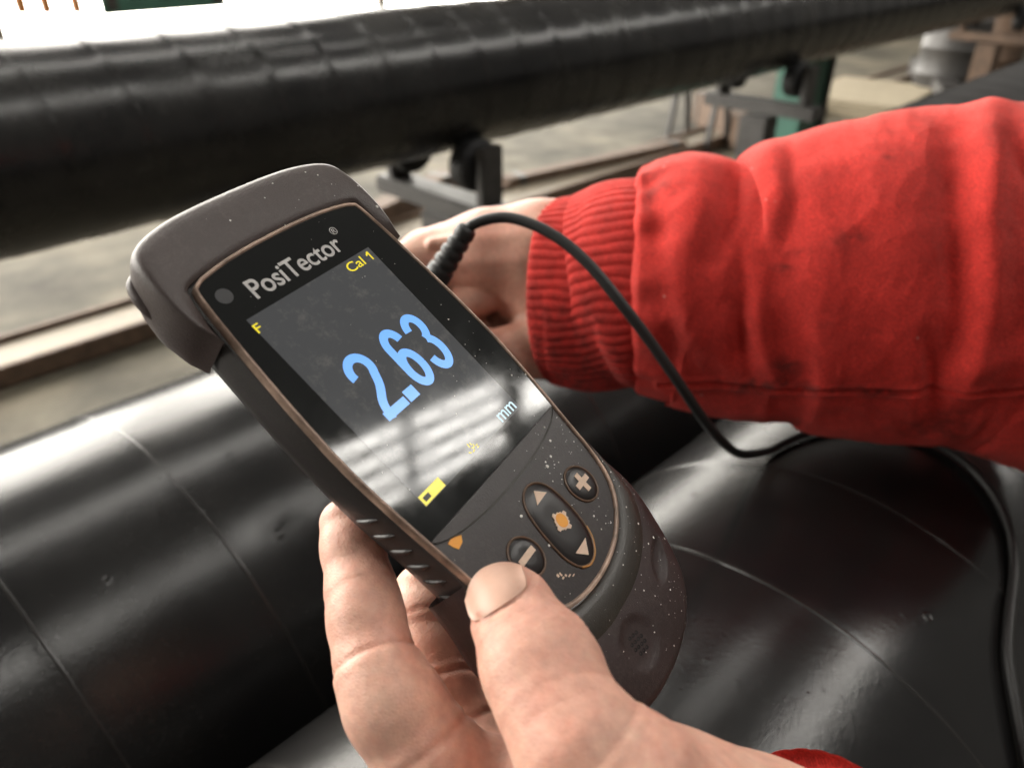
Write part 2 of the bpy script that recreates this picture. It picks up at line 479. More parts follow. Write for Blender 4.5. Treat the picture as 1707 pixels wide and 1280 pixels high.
# the tall daylit window beyond the far pipe
SILL = CAM[2] - 0.87
WY = 7.2
low = box("wall", (-12, WY, 0), (13.2, WY + 0.25, SILL), M['wall'])
tag(low, kind="structure")
hi_w = box("wall", (5.45, WY, 2.66), (13.2, WY + 0.25, 6.7), M['wall'])
tag(hi_w, kind="structure")
win = empty("window", (0, WY + 0.1, SILL), "tall overexposed daylit window behind the far black pipe", "window")
xs = np.linspace(-9.0, 12.6, 7)
zs = [SILL + 0.06, 2.6, 4.6, 6.6]
for x in xs:
    o = box("mullion", (x - 0.05, WY + 0.02, SILL), (x + 0.05, WY + 0.14, 6.7 if x < 5.6 else 2.64), M['frame'], win)
    o.matrix_parent_inverse = win.matrix_world.inverted()
win_inv = Matrix.Translation((0, WY + 0.1, SILL)).inverted()
def reparent(o, inv):
    o.matrix_parent_inverse = inv
for ch in win.children: reparent(ch, win_inv)
for z in zs[1:]:
    reparent(box("transom", (xs[0] + 0.05, WY + 0.03, z - 0.04), ((xs[-1] if z < 3 else xs[4]) - 0.05, WY + 0.13, z + 0.04), M['frame'], win), win_inv)
for i in range(len(xs) - 1):
    for j in range(3):
        if j and i > 3: continue
        x0, x1 = xs[i] + 0.05, xs[i + 1] - 0.05
        z0 = zs[j] + (0.04 if j else -0.06); z1 = zs[j + 1] - 0.04
        reparent(box("pane", (x0, WY + 0.07, z0), (x1, WY + 0.08, z1), M['pane'], win), win_inv)

# roof lights: the strips the glass, the pipes and the cover plate mirror
def roof_light(x0, x1, y0, y1, z, label, ribs, rows):
    c = (0.5 * (x0 + x1), 0.5 * (y0 + y1), z)
    root = empty("roof_light", c, label, "roof light", "roof lights of the hall")
    inv = Matrix.Translation(c).inverted()
    xsn = [x0] + ribs + [x1]
    ysn = np.linspace(y0, y1, rows + 1)
    for x in xsn:
        reparent(box("rib", (x - 0.07, y0 - 0.05, z - 0.06), (x + 0.07, y1 + 0.05, z + 0.06), M['frame'], root), inv)
    for y in ysn:
        reparent(box("glazing_bar", (x0 + 0.07, y - 0.045, z - 0.05), (x1 - 0.07, y + 0.045, z + 0.05), M['frame'], root), inv)
    for i in range(len(xsn) - 1):
        for j in range(rows):
            reparent(box("pane", (xsn[i] + 0.07, ysn[j] + 0.045, z - 0.01), (xsn[i + 1] - 0.07, ysn[j + 1] - 0.045, z + 0.01), M['sky_pane'], root), inv)
    return root
RZ = CAM[2] + 6.0
roof_light(4.3, 8.1, -3.75, -2.70, RZ, "barred roof light mirrored in the gauge's screen glass", [6.15], 4)
roof_light(-0.1, 1.0, -3.6, -2.6, RZ, "small roof light mirrored low on the left pipe", [0.45], 2)
roof_light(2.05, 3.0, -3.4, -2.0, RZ, "small roof light mirrored on the pipe beside the fingers", [2.5], 2)
roof_light(3.9, 5.9, 0.30, 0.68, RZ, "narrow roof light mirrored on the nearest pipe below the gauge", [4.9], 2)
roof_light(-1.5, 4.5, 2.3, 2.8, RZ, "long roof light mirrored as the upper grey streak on the left pipe", [0.5, 2.5], 2)
roof_light(8.4, 13.5, -3.5, -2.9, RZ, "distant roof light mirrored along the nearest pipe's right flank", [11.0], 1)

# ================================================================== pipes
def helix_pipe(name, yc, zc, r, x0, x1, pitch, und, mat, label, nth=160, bead=0.00028, phase=0.0, samples=(0.0, 0.04, 0.10, 0.3, 0.55, 0.8, 0.93)):
    root = empty(name, (0.5 * (x0 + x1), yc, zc), label, "pipe", "black coated pipes lying side by side")
    org = np.array([0.5 * (x0 + x1), yc, zc])
    us = np.array(samples)
    prof = und * np.interp(us, [0, 0.04, 0.10, 0.5, 0.93, 1.0], [0.35, 0.9, 1.0, 0.55, 0.15, 0.1])
    k0, k1 = int(math.floor(x0 / pitch)) - 3, int(math.ceil(x1 / pitch)) + 2
    # theta = 0 at the bottom so the lengthwise join stays out of sight
    th = np.linspace(0, 2 * math.pi, nth + 1)
    V, Fc = [], []
    rows = []
    for k in range(k0, k1):
        for u, pr in zip(us, prof):
            x = (k + u + th / (2 * math.pi) + phase) * pitch
            rr = r + pr
            rows.append(np.stack([np.clip(x, x0, x1), yc + rr * np.sin(th), zc - rr * np.cos(th)], 1))
    rows = np.array(rows)
    n = len(rows)
    idx = np.arange(n * (nth + 1)).reshape(n, nth + 1)
    q = np.stack([idx[:-1, :-1], idx[1:, :-1], idx[1:, 1:], idx[:-1, 1:]], -1).reshape(-1, 4)
    xx = rows.reshape(-1, 3)[:, 0]
    keep = (xx[q].max(1) - xx[q].min(1)) > 1e-6
    mesh_obj("pipe_body", rows.reshape(-1, 3) - org, q[keep], mat, root)
    # raised edge of the wrapped coating
    tt = np.linspace(k0 * 2 * math.pi, k1 * 2 * math.pi, (k1 - k0) * 120)
    x = (tt / (2 * math.pi) + phase + 0.035) * pitch
    ok = (x > x0) & (x < x1)
    tt, x = tt[ok], x[ok]
    sec = [(-0.0013, -0.0003), (-0.0003, bead), (0.0003, bead * 0.8), (0.0018, -0.0003)]
    wob = 1.0 + 0.35 * np.sin(tt * 3.1 + 1.0) * np.sin(tt * 0.73)
    V = []
    for dx, dr in sec:
        rr = r + und * 0.85 + np.where(dr > 0, dr * wob, dr)
        V.append(np.stack([x + dx, yc + rr * np.sin(tt), zc - rr * np.cos(tt)], 1))
    V = np.stack(V, 1)
    n = len(V)
    idx = np.arange(n * 4).reshape(n, 4)
    q = np.stack([idx[:-1, :-1], idx[1:, :-1], idx[1:, 1:], idx[:-1, 1:]], -1).reshape(-1, 4)
    mesh_obj("wrap_seam", V.reshape(-1, 3) - org, q, M['seam'], root)
    return root

PR = 0.137
Y1, Z1 = 0.3723, CAM[2] - 0.365
Y2, Z2 = 0.0905, CAM[2] - 0.366
Y3, Z3 = 1.285, CAM[2] - 0.284
helix_pipe("coated_pipe", Y1, Z1, PR, -0.6, 7.0, 0.0815, 0.0005, M['pipe'],
           "glossy black coated pipe in the middle, left of the gauge, under the probe hand", phase=0.603)
helix_pipe("coated_pipe", Y2, Z2, PR, -0.6, 3.0, 0.0815, 0.0005, M['pipe'],
           "nearest black coated pipe at bottom right with the cable lying on it", phase=0.302)
helix_pipe("coated_pipe", Y3, Z3, PR + 0.003, -1.6, 11.0, 0.110, 0.0015, M['pipe_far'],
           "farthest ribbed black pipe running across the top of the picture", phase=0.2, bead=0.0005)

# ================================================================== floor furniture, out of focus
def floor_rail(y0, label):
    root = empty("floor_rail", (2.0, y0, 0), label, "rail")
    inv = Matrix.Translation((2.0, y0, 0)).inverted()
    for dy, w, h, mname, nm in ((-0.13, 0.030, 0.075, 'rust', 'flange'), (0.10, 0.030, 0.075, 'rust', 'flange'), (-0.10, 0.20, 0.055, 'steel', 'web')):
        reparent(box(nm, (-6, y0 + dy, 0.004), (14, y0 + dy + w, h), M[mname], root, 0.004), inv)
    return root
floor_rail(2.78, "flat steel rail along the floor below the far pipe")

def wheel_verts(c, r, w, n=28):
    bm = bmesh.new()
    prof = [(r * 0.25, -w / 2), (r * 0.8, -w / 2), (r * 0.97, -w * 0.38), (r, -w * 0.2), (r, w * 0.2), (r * 0.97, w * 0.38), (r * 0.8, w / 2), (r * 0.25, w / 2)]
    rings = []
    for i in range(n):
        a = 2 * math.pi * i / n
        rings.append([bm.verts.new((c[0] + rr * math.cos(a), c[1] + ww, c[2] + rr * math.sin(a))) for rr, ww in prof])
    for i in range(n):
        A, B = rings[i], rings[(i + 1) % n]
        for j in range(len(prof)):
            k = (j + 1) % len(prof)
            bm.faces.new((A[j], B[j], B[k], A[k]))
    return bm

def roller_stand(x, y, mat, label, top, width=0.055):
    root = empty("roller_stand", (x, y, 0), label, "pipe stand", "stands under the far pipe")
    box("post", (-width / 2, -0.05, 0.05), (width / 2, 0.05, top - 0.12), mat, root, 0.006)
    box("base_plate", (-0.24, -0.14, 0.004), (0.24, 0.14, 0.05), mat, root, 0.006)
    box("cross_beam", (-0.035, -0.20, top - 0.11), (0.035, 0.20, top - 0.07), mat, root, 0.005)
    for s in (-1, 1):
        box("bracket", (-0.03, s * 0.15 - 0.012, top - 0.07), (0.03, s * 0.15 + 0.012, top + 0.05), mat, root, 0.004)
        bm_obj("roller", wheel_verts((0, s * 0.105, top + 0.005), 0.055, 0.05), M['rubber_wheel'], root, True, 40)
        b_ = box("brace", (-0.02, -0.016, 0), (0.02, 0.016, 0.5), mat, root, 0.003)
        b_.location = (s * 0.20, 0, 0.06); b_.rotation_euler = (0, -s * 0.42, 0)
    return root
TOP = Z3 - PR - 0.02
a = at_y(728, 320, Y3 + 0.02); roller_stand(a[0], Y3, M['dark_steel'], "dark steel pipe stand seen between the gauge's top and the bare hand", TOP)
a = at_y(1265, 200, Y3); roller_stand(a[0], Y3, M['dark_steel'], "dark pipe stand beside the green post", TOP, 0.08)
a = at_y(1640, 110, Y3); roller_stand(a[0], Y3, M['rust'], "rusty pipe stand at the upper right edge above the sleeve", TOP, 0.10)

a0 = at_y(1318, 232, 1.55); a1 = at_y(1385, 120, 1.55)
gp = empty("machine_post", (a0[0], 1.55, 0), "green painted machine post behind the red sleeve", "post")
box("column", (-0.09, -0.07, 0.03), (0.09, 0.07, a1[2] + 0.25), M['green'], gp, 0.008)
box("side_flange", (0.09, -0.085, 0.03), (0.115, 0.085, a1[2] + 0.25), M['dark_steel'], gp, 0.004)
box("foot_plate", (-0.17, -0.14, 0.004), (0.19, 0.14, 0.03), M['green'], gp, 0.006)

def bright_floor_slabs(px, py, z, sx, sy, h, rz, label, mname='bright_floor'):  # low pale slabs stand in for a bright patch of bare floor
    c = at_z(px, py, z)
    root = empty("bright_floor_standin", (c[0], c[1], 0), label, "boards")
    root.rotation_euler = (0, 0, rz)
    n = 3
    for i in range(n):
        box("flat_slab", (-sx / 2 + 0.01 * i, -sy / 2, 0.004 + i * h / n), (sx / 2 - 0.008 * i, sy / 2 - 0.006 * i, (i + 0.93) * h / n), M[mname], root, 0.004)
    return root
bright_floor_slabs(1450, 150, 0.12, 1.1, 0.8, 0.12, 0.1, "pale slabs standing in for bright floor right of the green post")

a = at_z(1165, 205, 0.15)
tr = empty("trestle", (a[0], a[1], 0), "thin dark trestle legs under the far pipe left of the green post", "trestle")
for s in (-1, 1):
    for q in (-1, 1):
        b_ = box("leg", (-0.016, -0.016, 0), (0.016, 0.016, 0.62), M['dark_steel'], tr, 0.003)
        b_.location = (s * 0.13, q * 0.15, 0.0); b_.rotation_euler = (0, -s * 0.2, 0)
box("top_bar", (-0.03, -0.3, 0.60), (0.03, 0.3, 0.66), M['dark_steel'], tr, 0.004)

def timber(px, py, length, w, h, rz, mat, label):
    c = at_z(px, py, h)
    root = empty("timber_block", (c[0], c[1], 0), label, "timber", "timbers lying on the hall floor")
    root.rotation_euler = (0, 0, rz)
    box("block", (-length / 2, -w / 2, 0.004), (length / 2, w / 2, h), M[mat], root, 0.008)
    for s_ in (-1, 1):
        box("end_band", (s_ * (length / 2 - 0.10) - 0.02, -w / 2 - 0.004, 0.006), (s_ * (length / 2 - 0.10) + 0.02, w / 2 + 0.004, h + 0.004), M['dark_steel'], root, 0.002)
    return root
timber(668, 322, 0.9, 0.12, 0.14, 0.3, 'rust', "brown timber block on the floor just right of the gauge's top corner")
timber(1000, 262, 1.4, 0.10, 0.10, -0.15, 'rust', "brown timber block on the floor above the red cuff")
timber(1215, 175, 1.0, 0.14, 0.22, 0.9, 'rust', "brown timber block slanting on the floor left of the green post")
timber(1560, 118, 1.6, 0.16, 0.20, 0.5, 'dark_steel', "dark timber block on the floor right of the pale slabs")
def drum(px, py, r, h, mat, label):
    c = at_z(px, py, h * 0.5)
    root = empty("steel_drum", (c[0], c[1], 0), label, "drum", "drums standing in the hall")
    zz = np.array([0.004, 0.01, 0.32, 0.34, 0.36, 0.64, 0.66, 0.68, 0.99, 1.0]) * h
    rr = np.array([0.97, 1, 1, 1.035, 1, 1, 1.035, 1, 1, 0.97]) * r
    V, Fc = tube([(0, 0, z_) for z_ in zz], rr, 32)
    mesh_obj("drum_body", V, Fc, M[mat], root, autos=40)
    V, Fc = tube([(r * 0.5, 0, h), (r * 0.5, 0, h + 0.02)], 0.03, 16)
    mesh_obj("bung", V, Fc, M['dark_steel'], root, autos=40)
    return root
drum(1585, 100, 0.24, 0.62, 'dark_steel', "dark steel drum near the upper right corner")
drum(1660, 75, 0.24, 0.62, 'rust', "rusty drum at the upper right corner")

# orange bars and a dark panel hanging from the window head against the glare
for px, tilt, lab in ((42, 0.0, "leftmost orange bar against the bright window"), (84, -0.025, "slightly slanting orange bar, middle one against the bright window"), (134, 0.0, "orange bar nearest the dark panel on the bright window")):
    a = at_y(px, 24, WY - 0.1)
    o = bm_obj("window_bar", bevel_box((-0.035, -0.03, 0), (0.035, 0.03, 6.55 - a[2]), 0.008), M['orange'], None, True, 40)
    o.location = (a[0], WY - 0.05, a[2]); o.rotation_euler = (0, tilt, 0)
    tag(o, lab, "bar", "orange bars before the window")
a = at_y(165, 13, WY); b2 = at_y(372, 10, WY)
cr = empty("window_panel", (0.5 * (a[0] + b2[0]), WY - 0.04, b2[2]), "dark green panel across the bright window at the top edge", "panel")
hw = 0.5 * (b2[0] - a[0])
box("flat_slab", (-hw, -0.03, 0.0), (hw, 0.0, 0.9), M['green'], cr, 0.004)
for s_ in (-1, 1):
    box("batten", (s_ * (hw - 0.08) - 0.04, -0.05, 0.03), (s_ * (hw - 0.08) + 0.04, -0.031, 5.3), M['dark_steel'], cr, 0.004)

# ================================================================== the gauge (local units: mm of the drawing, S to metres)
S = 0.00085
RG = np.array([[0.49811979, -0.68937232, 0.52596814], [0.50099841, 0.72389478, 0.47431733], [-0.70772683, 0.02724235, 0.70596076]])
TG = np.array([-29.298280206, 4.501333875, -191.340021289]) * 0.85
GROT = R @ RG
GLOC = to_world(TG)
gauge = empty("thickness_gauge", GLOC, "handheld dark coating thickness gauge showing 2.63 on its screen", "gauge", rot=GROT)
XC = 1.8

def gp_mesh(name, V, Fc, mat, parent=None, smooth=True, autos=35):
    return mesh_obj(name, np.asarray(V, float) * S, Fc, mat, parent or gauge, smooth, autos=autos)

def mirror_outline(right):
    """right: (halfwidth, y) from top to bottom -> closed polygon around XC, clockwise from the top"""
    r = [(XC + w, y) for w, y in right]
    l = [(XC - w, y) for w, y in right[::-1]]
    return np.array(r + l)

def resample(poly, n, smooth=2):
    p = np.asarray(poly, float)
    for _ in range(smooth):  # Chaikin
        q = np.roll(p, -1, 0)
        p = np.stack([0.75 * p + 0.25 * q, 0.25 * p + 0.75 * q], 1).reshape(-1, 2)
    d = np.r_[0, np.cumsum(np.linalg.norm(np.roll(p, -1, 0) - p, axis=1))]
    pp = np.vstack([p, p[0]])
    t = np.linspace(0, d[-1], n, endpoint=False)
    return np.stack([np.interp(t, d, pp[:, 0]), np.interp(t, d, pp[:, 1])], 1)

def offset(poly, dlt):
    nx = np.roll(poly, -1, 0) - np.roll(poly, 1, 0)
    nn = np.stack([nx[:, 1], -nx[:, 0]], 1)
    nn /= np.linalg.norm(nn, axis=1)[:, None] + 1e-9
    area = 0.5 * np.sum(poly[:, 0] * np.roll(poly[:, 1], -1) - np.roll(poly[:, 0], -1) * poly[:, 1])
    if area < 0: nn = -nn
    return poly + nn * dlt

def loft(rings, close_top=True, close_bot=True):
    n = len(rings[0]); V = []; Fc = []
    for rg in rings: V += [tuple(v) for v in rg]
    for i in range(len(rings) - 1):
        for k in range(n):
            k2 = (k + 1) % n
            Fc.append((i * n + k, (i + 1) * n + k, (i + 1) * n + k2, i * n + k2))
    if close_top: Fc.append(tuple(range(n)))
    if close_bot: Fc.append(tuple((len(rings) - 1) * n + k for k in range(n))[::-1])
    return V, Fc

def ring3(poly, z):
    return np.column_stack([poly, np.full(len(poly), z) if np.isscalar(z) else z])

# --- housing
face_right = [(0.01, 43.9), (9, 43.8), (18, 43.2), (27.2, 41.6), (28.3, 39.5), (29.4, 30), (30.4, 18), (31.3, 5), (31.8, -10), (31.2, -22), (30.2, -33), (29.2, -43), (28.4, -52), (26.2, -60.5), (21.5, -66.5), (14, -71), (6.5, -73), (0.01, -73.4)]
FACE = resample(mirror_outline(face_right), 200, 1)
body_right = [(0.01, 52), (20, 52), (28.5, 48), (30.5, 36), (31.5, 20), (32.4, 5), (32.9, -10), (32.4, -22), (31.4, -33), (30.6, -43), (30.2, -53), (27.5, -60), (21, -66.5), (12, -70.5), (0.01, -72)]
BODY = resample(mirror_outline(body_right), 200, 2)
V, Fc = loft([ring3(offset(BODY, -1.6), -1.6), ring3(offset(BODY, -0.5), -2.0), ring3(BODY, -3.2), ring3(offset(BODY, 0.5), -6.5), ring3(offset(BODY, 0.2), -10.5), ring3(offset(BODY, -1.4), -15), ring3(offset(BODY, -4.8), -19), ring3(offset(BODY, -10), -21.3), ring3(offset(BODY, -16), -22)])
gp_mesh("housing", V, Fc, M['shell'])

# --- rubber head wrapped round the top
head_right = [(0.01, 59.8), (12, 59.6), (22, 58.7), (30.2, 56.4), (33.6, 52.8), (34.9, 46), (35.0, 39), (34.2, 33.5), (32.8, 29.5), (32.2, 27)]
hr = smooth_path([(w, y, 0) for w, y in head_right], 48)[:, :2]
hin = smooth_path([(0.01, 44.6, 0), (14, 44.2, 0), (27.6, 42.4, 0), (29.6, 39.5, 0), (30.2, 35, 0), (30.7, 31.0, 0), (31.2, 27.0, 0)], 48)[:, :2]
def both(half):
    r = np.column_stack([XC + half[:, 0], half[:, 1]]); l = np.column_stack([XC - half[:, 0], half[:, 1]])[::-1]
    return np.vstack([l[:-1], r])
O, I = both(hr), both(hin)
def mixp(a, b, t): return a * (1 - t) + b * t
side = np.clip((44 - I[:, 1]) / 12.0, 0, 1)
taper = np.clip((O[:, 1] - 26.5) / 15.0, 0, 1) ** 0.6     # the bumper thins out towards its lower ends
rows = []
for t, z in ((0.0, -0.35), (0.05, 0.3), (0.13, 0.6), (0.45, 0.75), (0.75, 0.55), (0.88, 0.2), (0.945, -0.4), (0.985, -1.4), (1.0, -3.0), (0.99, -6.0), (0.96, -9), (0.93, -12.5), (0.86, -16), (0.76, -19.5), (0.56, -22.8), (0.25, -25), (-0.1, -25.4)):
    zz = np.where(np.full(len(O), z) < -2, -2 + (z + 2) * (0.40 + 0.34 * taper), z) - side * (2.2 if t < 0.5 else 1.6) * (1 - t)
    rows.append(ring3(mixp(I, O, t), zz))
rows = np.array(rows)
nr, nc = rows.shape[:2]
V = rows.reshape(-1, 3)
idx = np.arange(nr * nc).reshape(nr, nc)
Fc = np.stack([idx[:-1, :-1], idx[1:, :-1], idx[1:, 1:], idx[:-1, 1:]], -1).reshape(-1, 4)
head = gp_mesh("head_bumper", V, Fc, M['rubber'], autos=50)
# thumb-tab lug and groove on each flank of the bumper
for s in (-1, 1):
    pts = smooth_path([(XC + s * 30.0, 54.0, -8.5), (XC + s * 32.2, 51.5, -9.5), (XC + s * 33.0, 48, -10), (XC + s * 32.4, 43, -10.5), (XC + s * 30.6, 36, -11)], 24)
    V, Fc = tube(pts, np.interp(np.linspace(0, 1, 24), [0, 0.15, 0.5, 1], [1.0, 2.2, 2.3, 1.0]), 14)
    gp_mesh("side_lug", V, Fc, M['rubber'], head)

# --- end cap at the bottom
def polar_curve(pts, angs, c):
    p = np.asarray(pts, float) - c
    a_ = np.degrees(np.arctan2(p[:, 0], -p[:, 1]))   # 0 straight down, +90 to the right
    r_ = np.linalg.norm(p, axis=1)
    o_ = np.argsort(a_)
    return np.interp(angs, a_[o_], r_[o_])
CC = np.array([XC, -52.0])
ang = np.linspace(-97, 97, 121)
U = np.array([(XC + w, y) for w, y in face_right[9:]] + [(XC - w, y) for w, y in face_right[9:]])
rU = polar_curve(U, ang, CC) + 1.0
sym = lambda L_: L_ + [(2 * XC - x_, y_) for x_, y_ in L_]
out_pts = sym([(33.0, -50), (33.6, -57), (35.2, -62), (36.3, -66.5), (36.1, -73), (34.2, -80), (32.3, -86), (29.4, -94), (26.0, -98.2), (20.5, -101.6), (13, -103.9), (6, -104.8), (XC + .01, -104.9)])
rO = polar_curve(out_pts, ang, CC) + 0.9
band_pts = sym([(32.0, -50), (32.6, -57), (33.4, -63), (33.0, -68), (29.5, -74), (22.5, -79.5), (14, -82.4), (XC + .01, -83.4)])
rB = polar_curve(band_pts, ang, CC)
rB = np.minimum(rB, rO - 0.6)
# smooth the polar radii
ker = np.ones(7) / 7
sm = lambda r_: np.convolve(np.pad(r_, 3, mode='edge'), ker, 'valid')
rU, rO, rB = sm(rU), sm(sm(rO)), sm(sm(rB))
dirs = np.column_stack([np.sin(np.radians(ang)), -np.cos(np.radians(ang))])
def cap_ring(r_, z): return np.column_stack([CC + dirs * r_[:, None], np.broadcast_to(z, r_.shape)])
wband = (rB - rU); wout = (rO - rB)
SPK = np.array([-2.0, -92.6])
def dish(pts):
    """oval recess of the speaker grille and the thumb notch, pressed into the cap"""
    p = pts.copy()
    d2 = ((p[:, 0] - SPK[0]) / 6.6) ** 2 + ((p[:, 1] - SPK[1]) / 6.6) ** 2
    p[:, 2] -= 0.8 * np.clip(1.0 - d2 ** 2, 0, 1) ** 0.6
    ca, sa = math.cos(math.radians(33)), math.sin(math.radians(33))
    q = p[:, :2] - np.array([22.6, -86.4])
    u_, w_ = q[:, 0] * ca + q[:, 1] * sa, -q[:, 0] * sa + q[:, 1] * ca
    d3 = (u_ / 6.4) ** 2 + (w_ / 2.7) ** 2
    p[:, 2] -= 1.3 * np.clip(1.0 - d3 ** 2, 0, 1) ** 0.7
    return p
band_rows = []
for t, z in ((0, -1.2), (0.08, -0.55), (0.3, -0.35), (0.6, -0.5), (0.85, -1.1), (1.0, -1.9)):
    band_rows.append(cap_ring(rU + wband * t, z))
br = np.array(band_rows)
idx = np.arange(br.shape[0] * br.shape[1]).reshape(br.shape[:2])
Fc = np.stack([idx[:-1, :-1], idx[1:, :-1], idx[1:, 1:], idx[:-1, 1:]], -1).reshape(-1, 4)
band_o = gp_mesh("cap_band", br.reshape(-1, 3), Fc, M['band'], autos=60)
cap_rows = []
for t in np.linspace(0, 1, 27):
    z = -1.9 - 2.6 * t ** 2.2 - 0.6 * t
    if t > 0.93: z -= (t - 0.93) * 18
    cap_rows.append(dish(cap_ring(rB + wout * t, z)))
for dr, z in ((0.25, -10.5), (0.2, -14), (-1.2, -18), (-4.5, -21.5), (-10, -24), (-20, -24.8)):
    cap_rows.append(cap_ring(rO + dr, z))
cr_ = np.array(cap_rows)
idx = np.arange(cr_.shape[0] * cr_.shape[1]).reshape(cr_.shape[:2])
Fc = np.stack([idx[:-1, :-1], idx[1:, :-1], idx[1:, 1:], idx[:-1, 1:]], -1).reshape(-1, 4)
cap_o = gp_mesh("end_cap", cr_.reshape(-1, 3), Fc, M['cap'], autos=60)
def cap_z(x_, y_):
    d = np.array([x_, y_]) - CC
    a_ = math.degrees(math.atan2(d[0], -d[1])); r_ = np.linalg.norm(d)
    b0, o0 = np.interp(a_, ang, rB), np.interp(a_, ang, rO)
    t = (r_ - b0) / max(o0 - b0, 1e-6)
    return float(dish(np.array([[x_, y_, -1.9 - 2.6 * max(t, 0) ** 2.2 - 0.6 * t]]))[0, 2])
for row, cnt in ((0, 3), (1, 4), (2, 4), (3, 3)):
    for k in range(cnt):
        lx = (k - (cnt - 1) / 2) * 1.45; ly = (1.5 - row) * 1.55
        # rows run across the gauge, slightly fanned
        hx, hy = SPK[0] + lx * 0.98 + ly * 0.08, SPK[1] + ly - lx * 0.25
        z = cap_z(hx, hy)
        a_ = np.linspace(0, 2 * math.pi, 14, endpoint=False)
        V = [(hx + 0.60 * math.cos(t), hy + 0.50 * math.sin(t), z + 0.10 + 0.02 * math.cos(t)) for t in a_] + [(hx, hy, z - 0.05)]
        Fc = [(i, (i + 1) % 14, 14) for i in range(14)]
        gp_mesh("grille_hole", V, Fc, M['hole'], cap_o)

# --- face: bezel line, cover glass, keypad
def closed_tube(poly3, r, nseg=10, flat=1.0):
    p = np.asarray(poly3, float); n = len(p)
    T = np.roll(p, -1, 0) - np.roll(p, 1, 0); T /= np.linalg.norm(T, axis=1)[:, None]
    V, Fc = [], []
    for i in range(n):
        nx = np.cross(T[i], [0, 0, 1.0]); nx /= np.linalg.norm(nx)
        for k in range(nseg):
            t = 2 * math.pi * k / nseg
            V.append(p[i] + r * (math.cos(t) * nx + math.sin(t) * flat * np.array([0, 0, 1.0])))
    for i in range(n):
        for k in range(nseg):
            k2, i2 = (k + 1) % nseg, (i + 1) % n
            Fc.append((i * nseg + k, i * nseg + k2, i2 * nseg + k2, i2 * nseg + k))
    return V, Fc
# bezel wider round the keypad's U and across the top
bw = np.interp(FACE[:, 1], [-74, -60, -50, 38, 42, 44], [1.5, 1.3, 0.75, 0.65, 0.95, 1.0])
inner, outer = offset(FACE, -0.3), None
bz_rows = []
T_ = FACE
for off, z in ((-0.5, -0.3), (-0.45, 0.25), (0.0, 0.5), (0.5, 0.3), (0.75, -1.9)):
    q = np.array([offset(T_, off)[i] if off <= 0 else offset(T_, off * bw[i])[i] for i in range(len(T_))])
    bz_rows.append(ring3(q, z))
V, Fc = loft(bz_rows, False, False)
bezel = gp_mesh("bezel", V, Fc, M['copper'], autos=60)

def clip_poly(poly, ysplit, keep_above):
    out = []
    n = len(poly)
    for i in range(n):
        a_, b_ = poly[i], poly[(i + 1) % n]
        ia = (a_[1] >= ysplit) == keep_above; ib = (b_[1] >= ysplit) == keep_above
        if ia: out.append(a_)
        if ia != ib:
            t = (ysplit - a_[1]) / (b_[1] - a_[1]); out.append(a_ + (b_ - a_) * t)
    return np.array(out)
GY = -36.0
inner_face = offset(FACE, -0.45)
gl = clip_poly(inner_face, GY, True)
V, Fc = loft([ring3(gl, 0.0), ring3(gl, -1.2)])
glass = gp_mesh("cover_glass", V, Fc, M['glass'], autos=30)

def flat_poly(name, pts, z, mat, parent, thick=0.06):
    pts = np.asarray(pts, float)
    V, Fc = loft([ring3(pts, z), ring3(pts, z - thick)], True, True)
    o = gp_mesh(name, V, Fc, mat, parent, smooth=False)
    bm = bmesh.new(); bm.from_mesh(o.data); bmesh.ops.recalc_face_normals(bm, faces=bm.faces[:]); bm.to_mesh(o.data); bm.free()
    return o
def rect(x0, x1, y0, y1): return [(x0, y1), (x1, y1), (x1, y0), (x0, y0)]
screen = flat_poly("display", rect(-21.9, 21.9, -29.9, 28.9), 0.03, M['display'], glass)
# dim sensor window left of the brand name
circ = lambda cx_, cy_, rx, ry, n=28: [(cx_ + rx * math.cos(2 * math.pi * i / n), cy_ + ry * math.sin(2 * math.pi * i / n)) for i in range(n)]
flat_poly("sensor_window", circ(-21.7, 36.2, 2.1, 2.0), 0.03, M['sensor'], glass)

# --- writing
def text_mesh(body, bold=0.0):
    cu = bpy.data.curves.new("t", 'FONT'); cu.body = body; cu.size = 1.0; cu.offset = bold
    cu.fill_mode = 'FRONT'; cu.resolution_u = 6
    ob = bpy.data.objects.new("t", cu); COL.objects.link(ob)
    dg = bpy.context.evaluated_depsgraph_get(); dg.update()
    me = bpy.data.meshes.new_from_object(ob.evaluated_get(dg))
    v = np.array([x.co[:] for x in me.vertices]); f = [tuple(p.vertices) for p in me.polygons]
    bpy.data.objects.remove(ob); bpy.data.curves.remove(cu); bpy.data.meshes.remove(me)
    return v, f
def text_fit(name, body, x0, x1, y0, y1, z, mat, parent, bold=0.0):
    v, f = text_mesh(body, bold)
    lo, hi = v[:, :2].min(0), v[:, :2].max(0)
    q = (v[:, :2] - lo) / (hi - lo)
    q = np.column_stack([x0 + q[:, 0] * (x1 - x0), y0 + q[:, 1] * (y1 - y0), np.full(len(q), z)])
    return gp_mesh(name, q, f, mat, parent, smooth=False)
text_fit("brand_lettering", "PosiTector", -15.6, 15.4, 31.6, 36.9, 0.05, M['print_grey'], glass, 0.014)
text_fit("registered_mark", "\u00ae", 15.6, 17.9, 36.2, 38.5, 0.05, M['print_grey'], glass)
text_fit("calibration_text", "Cal", 11.1, 17.3, 25.3, 28.1, 0.06, M['yellow'], screen, 0.008)
flat_poly("calibration_number", [(20.0, 28.1), (20.5, 28.1), (20.5, 25.35), (20.05, 25.35), (20.05, 27.35), (19.2, 26.9), (19.2, 27.35)][::-1], 0.07, M['yellow'], screen)
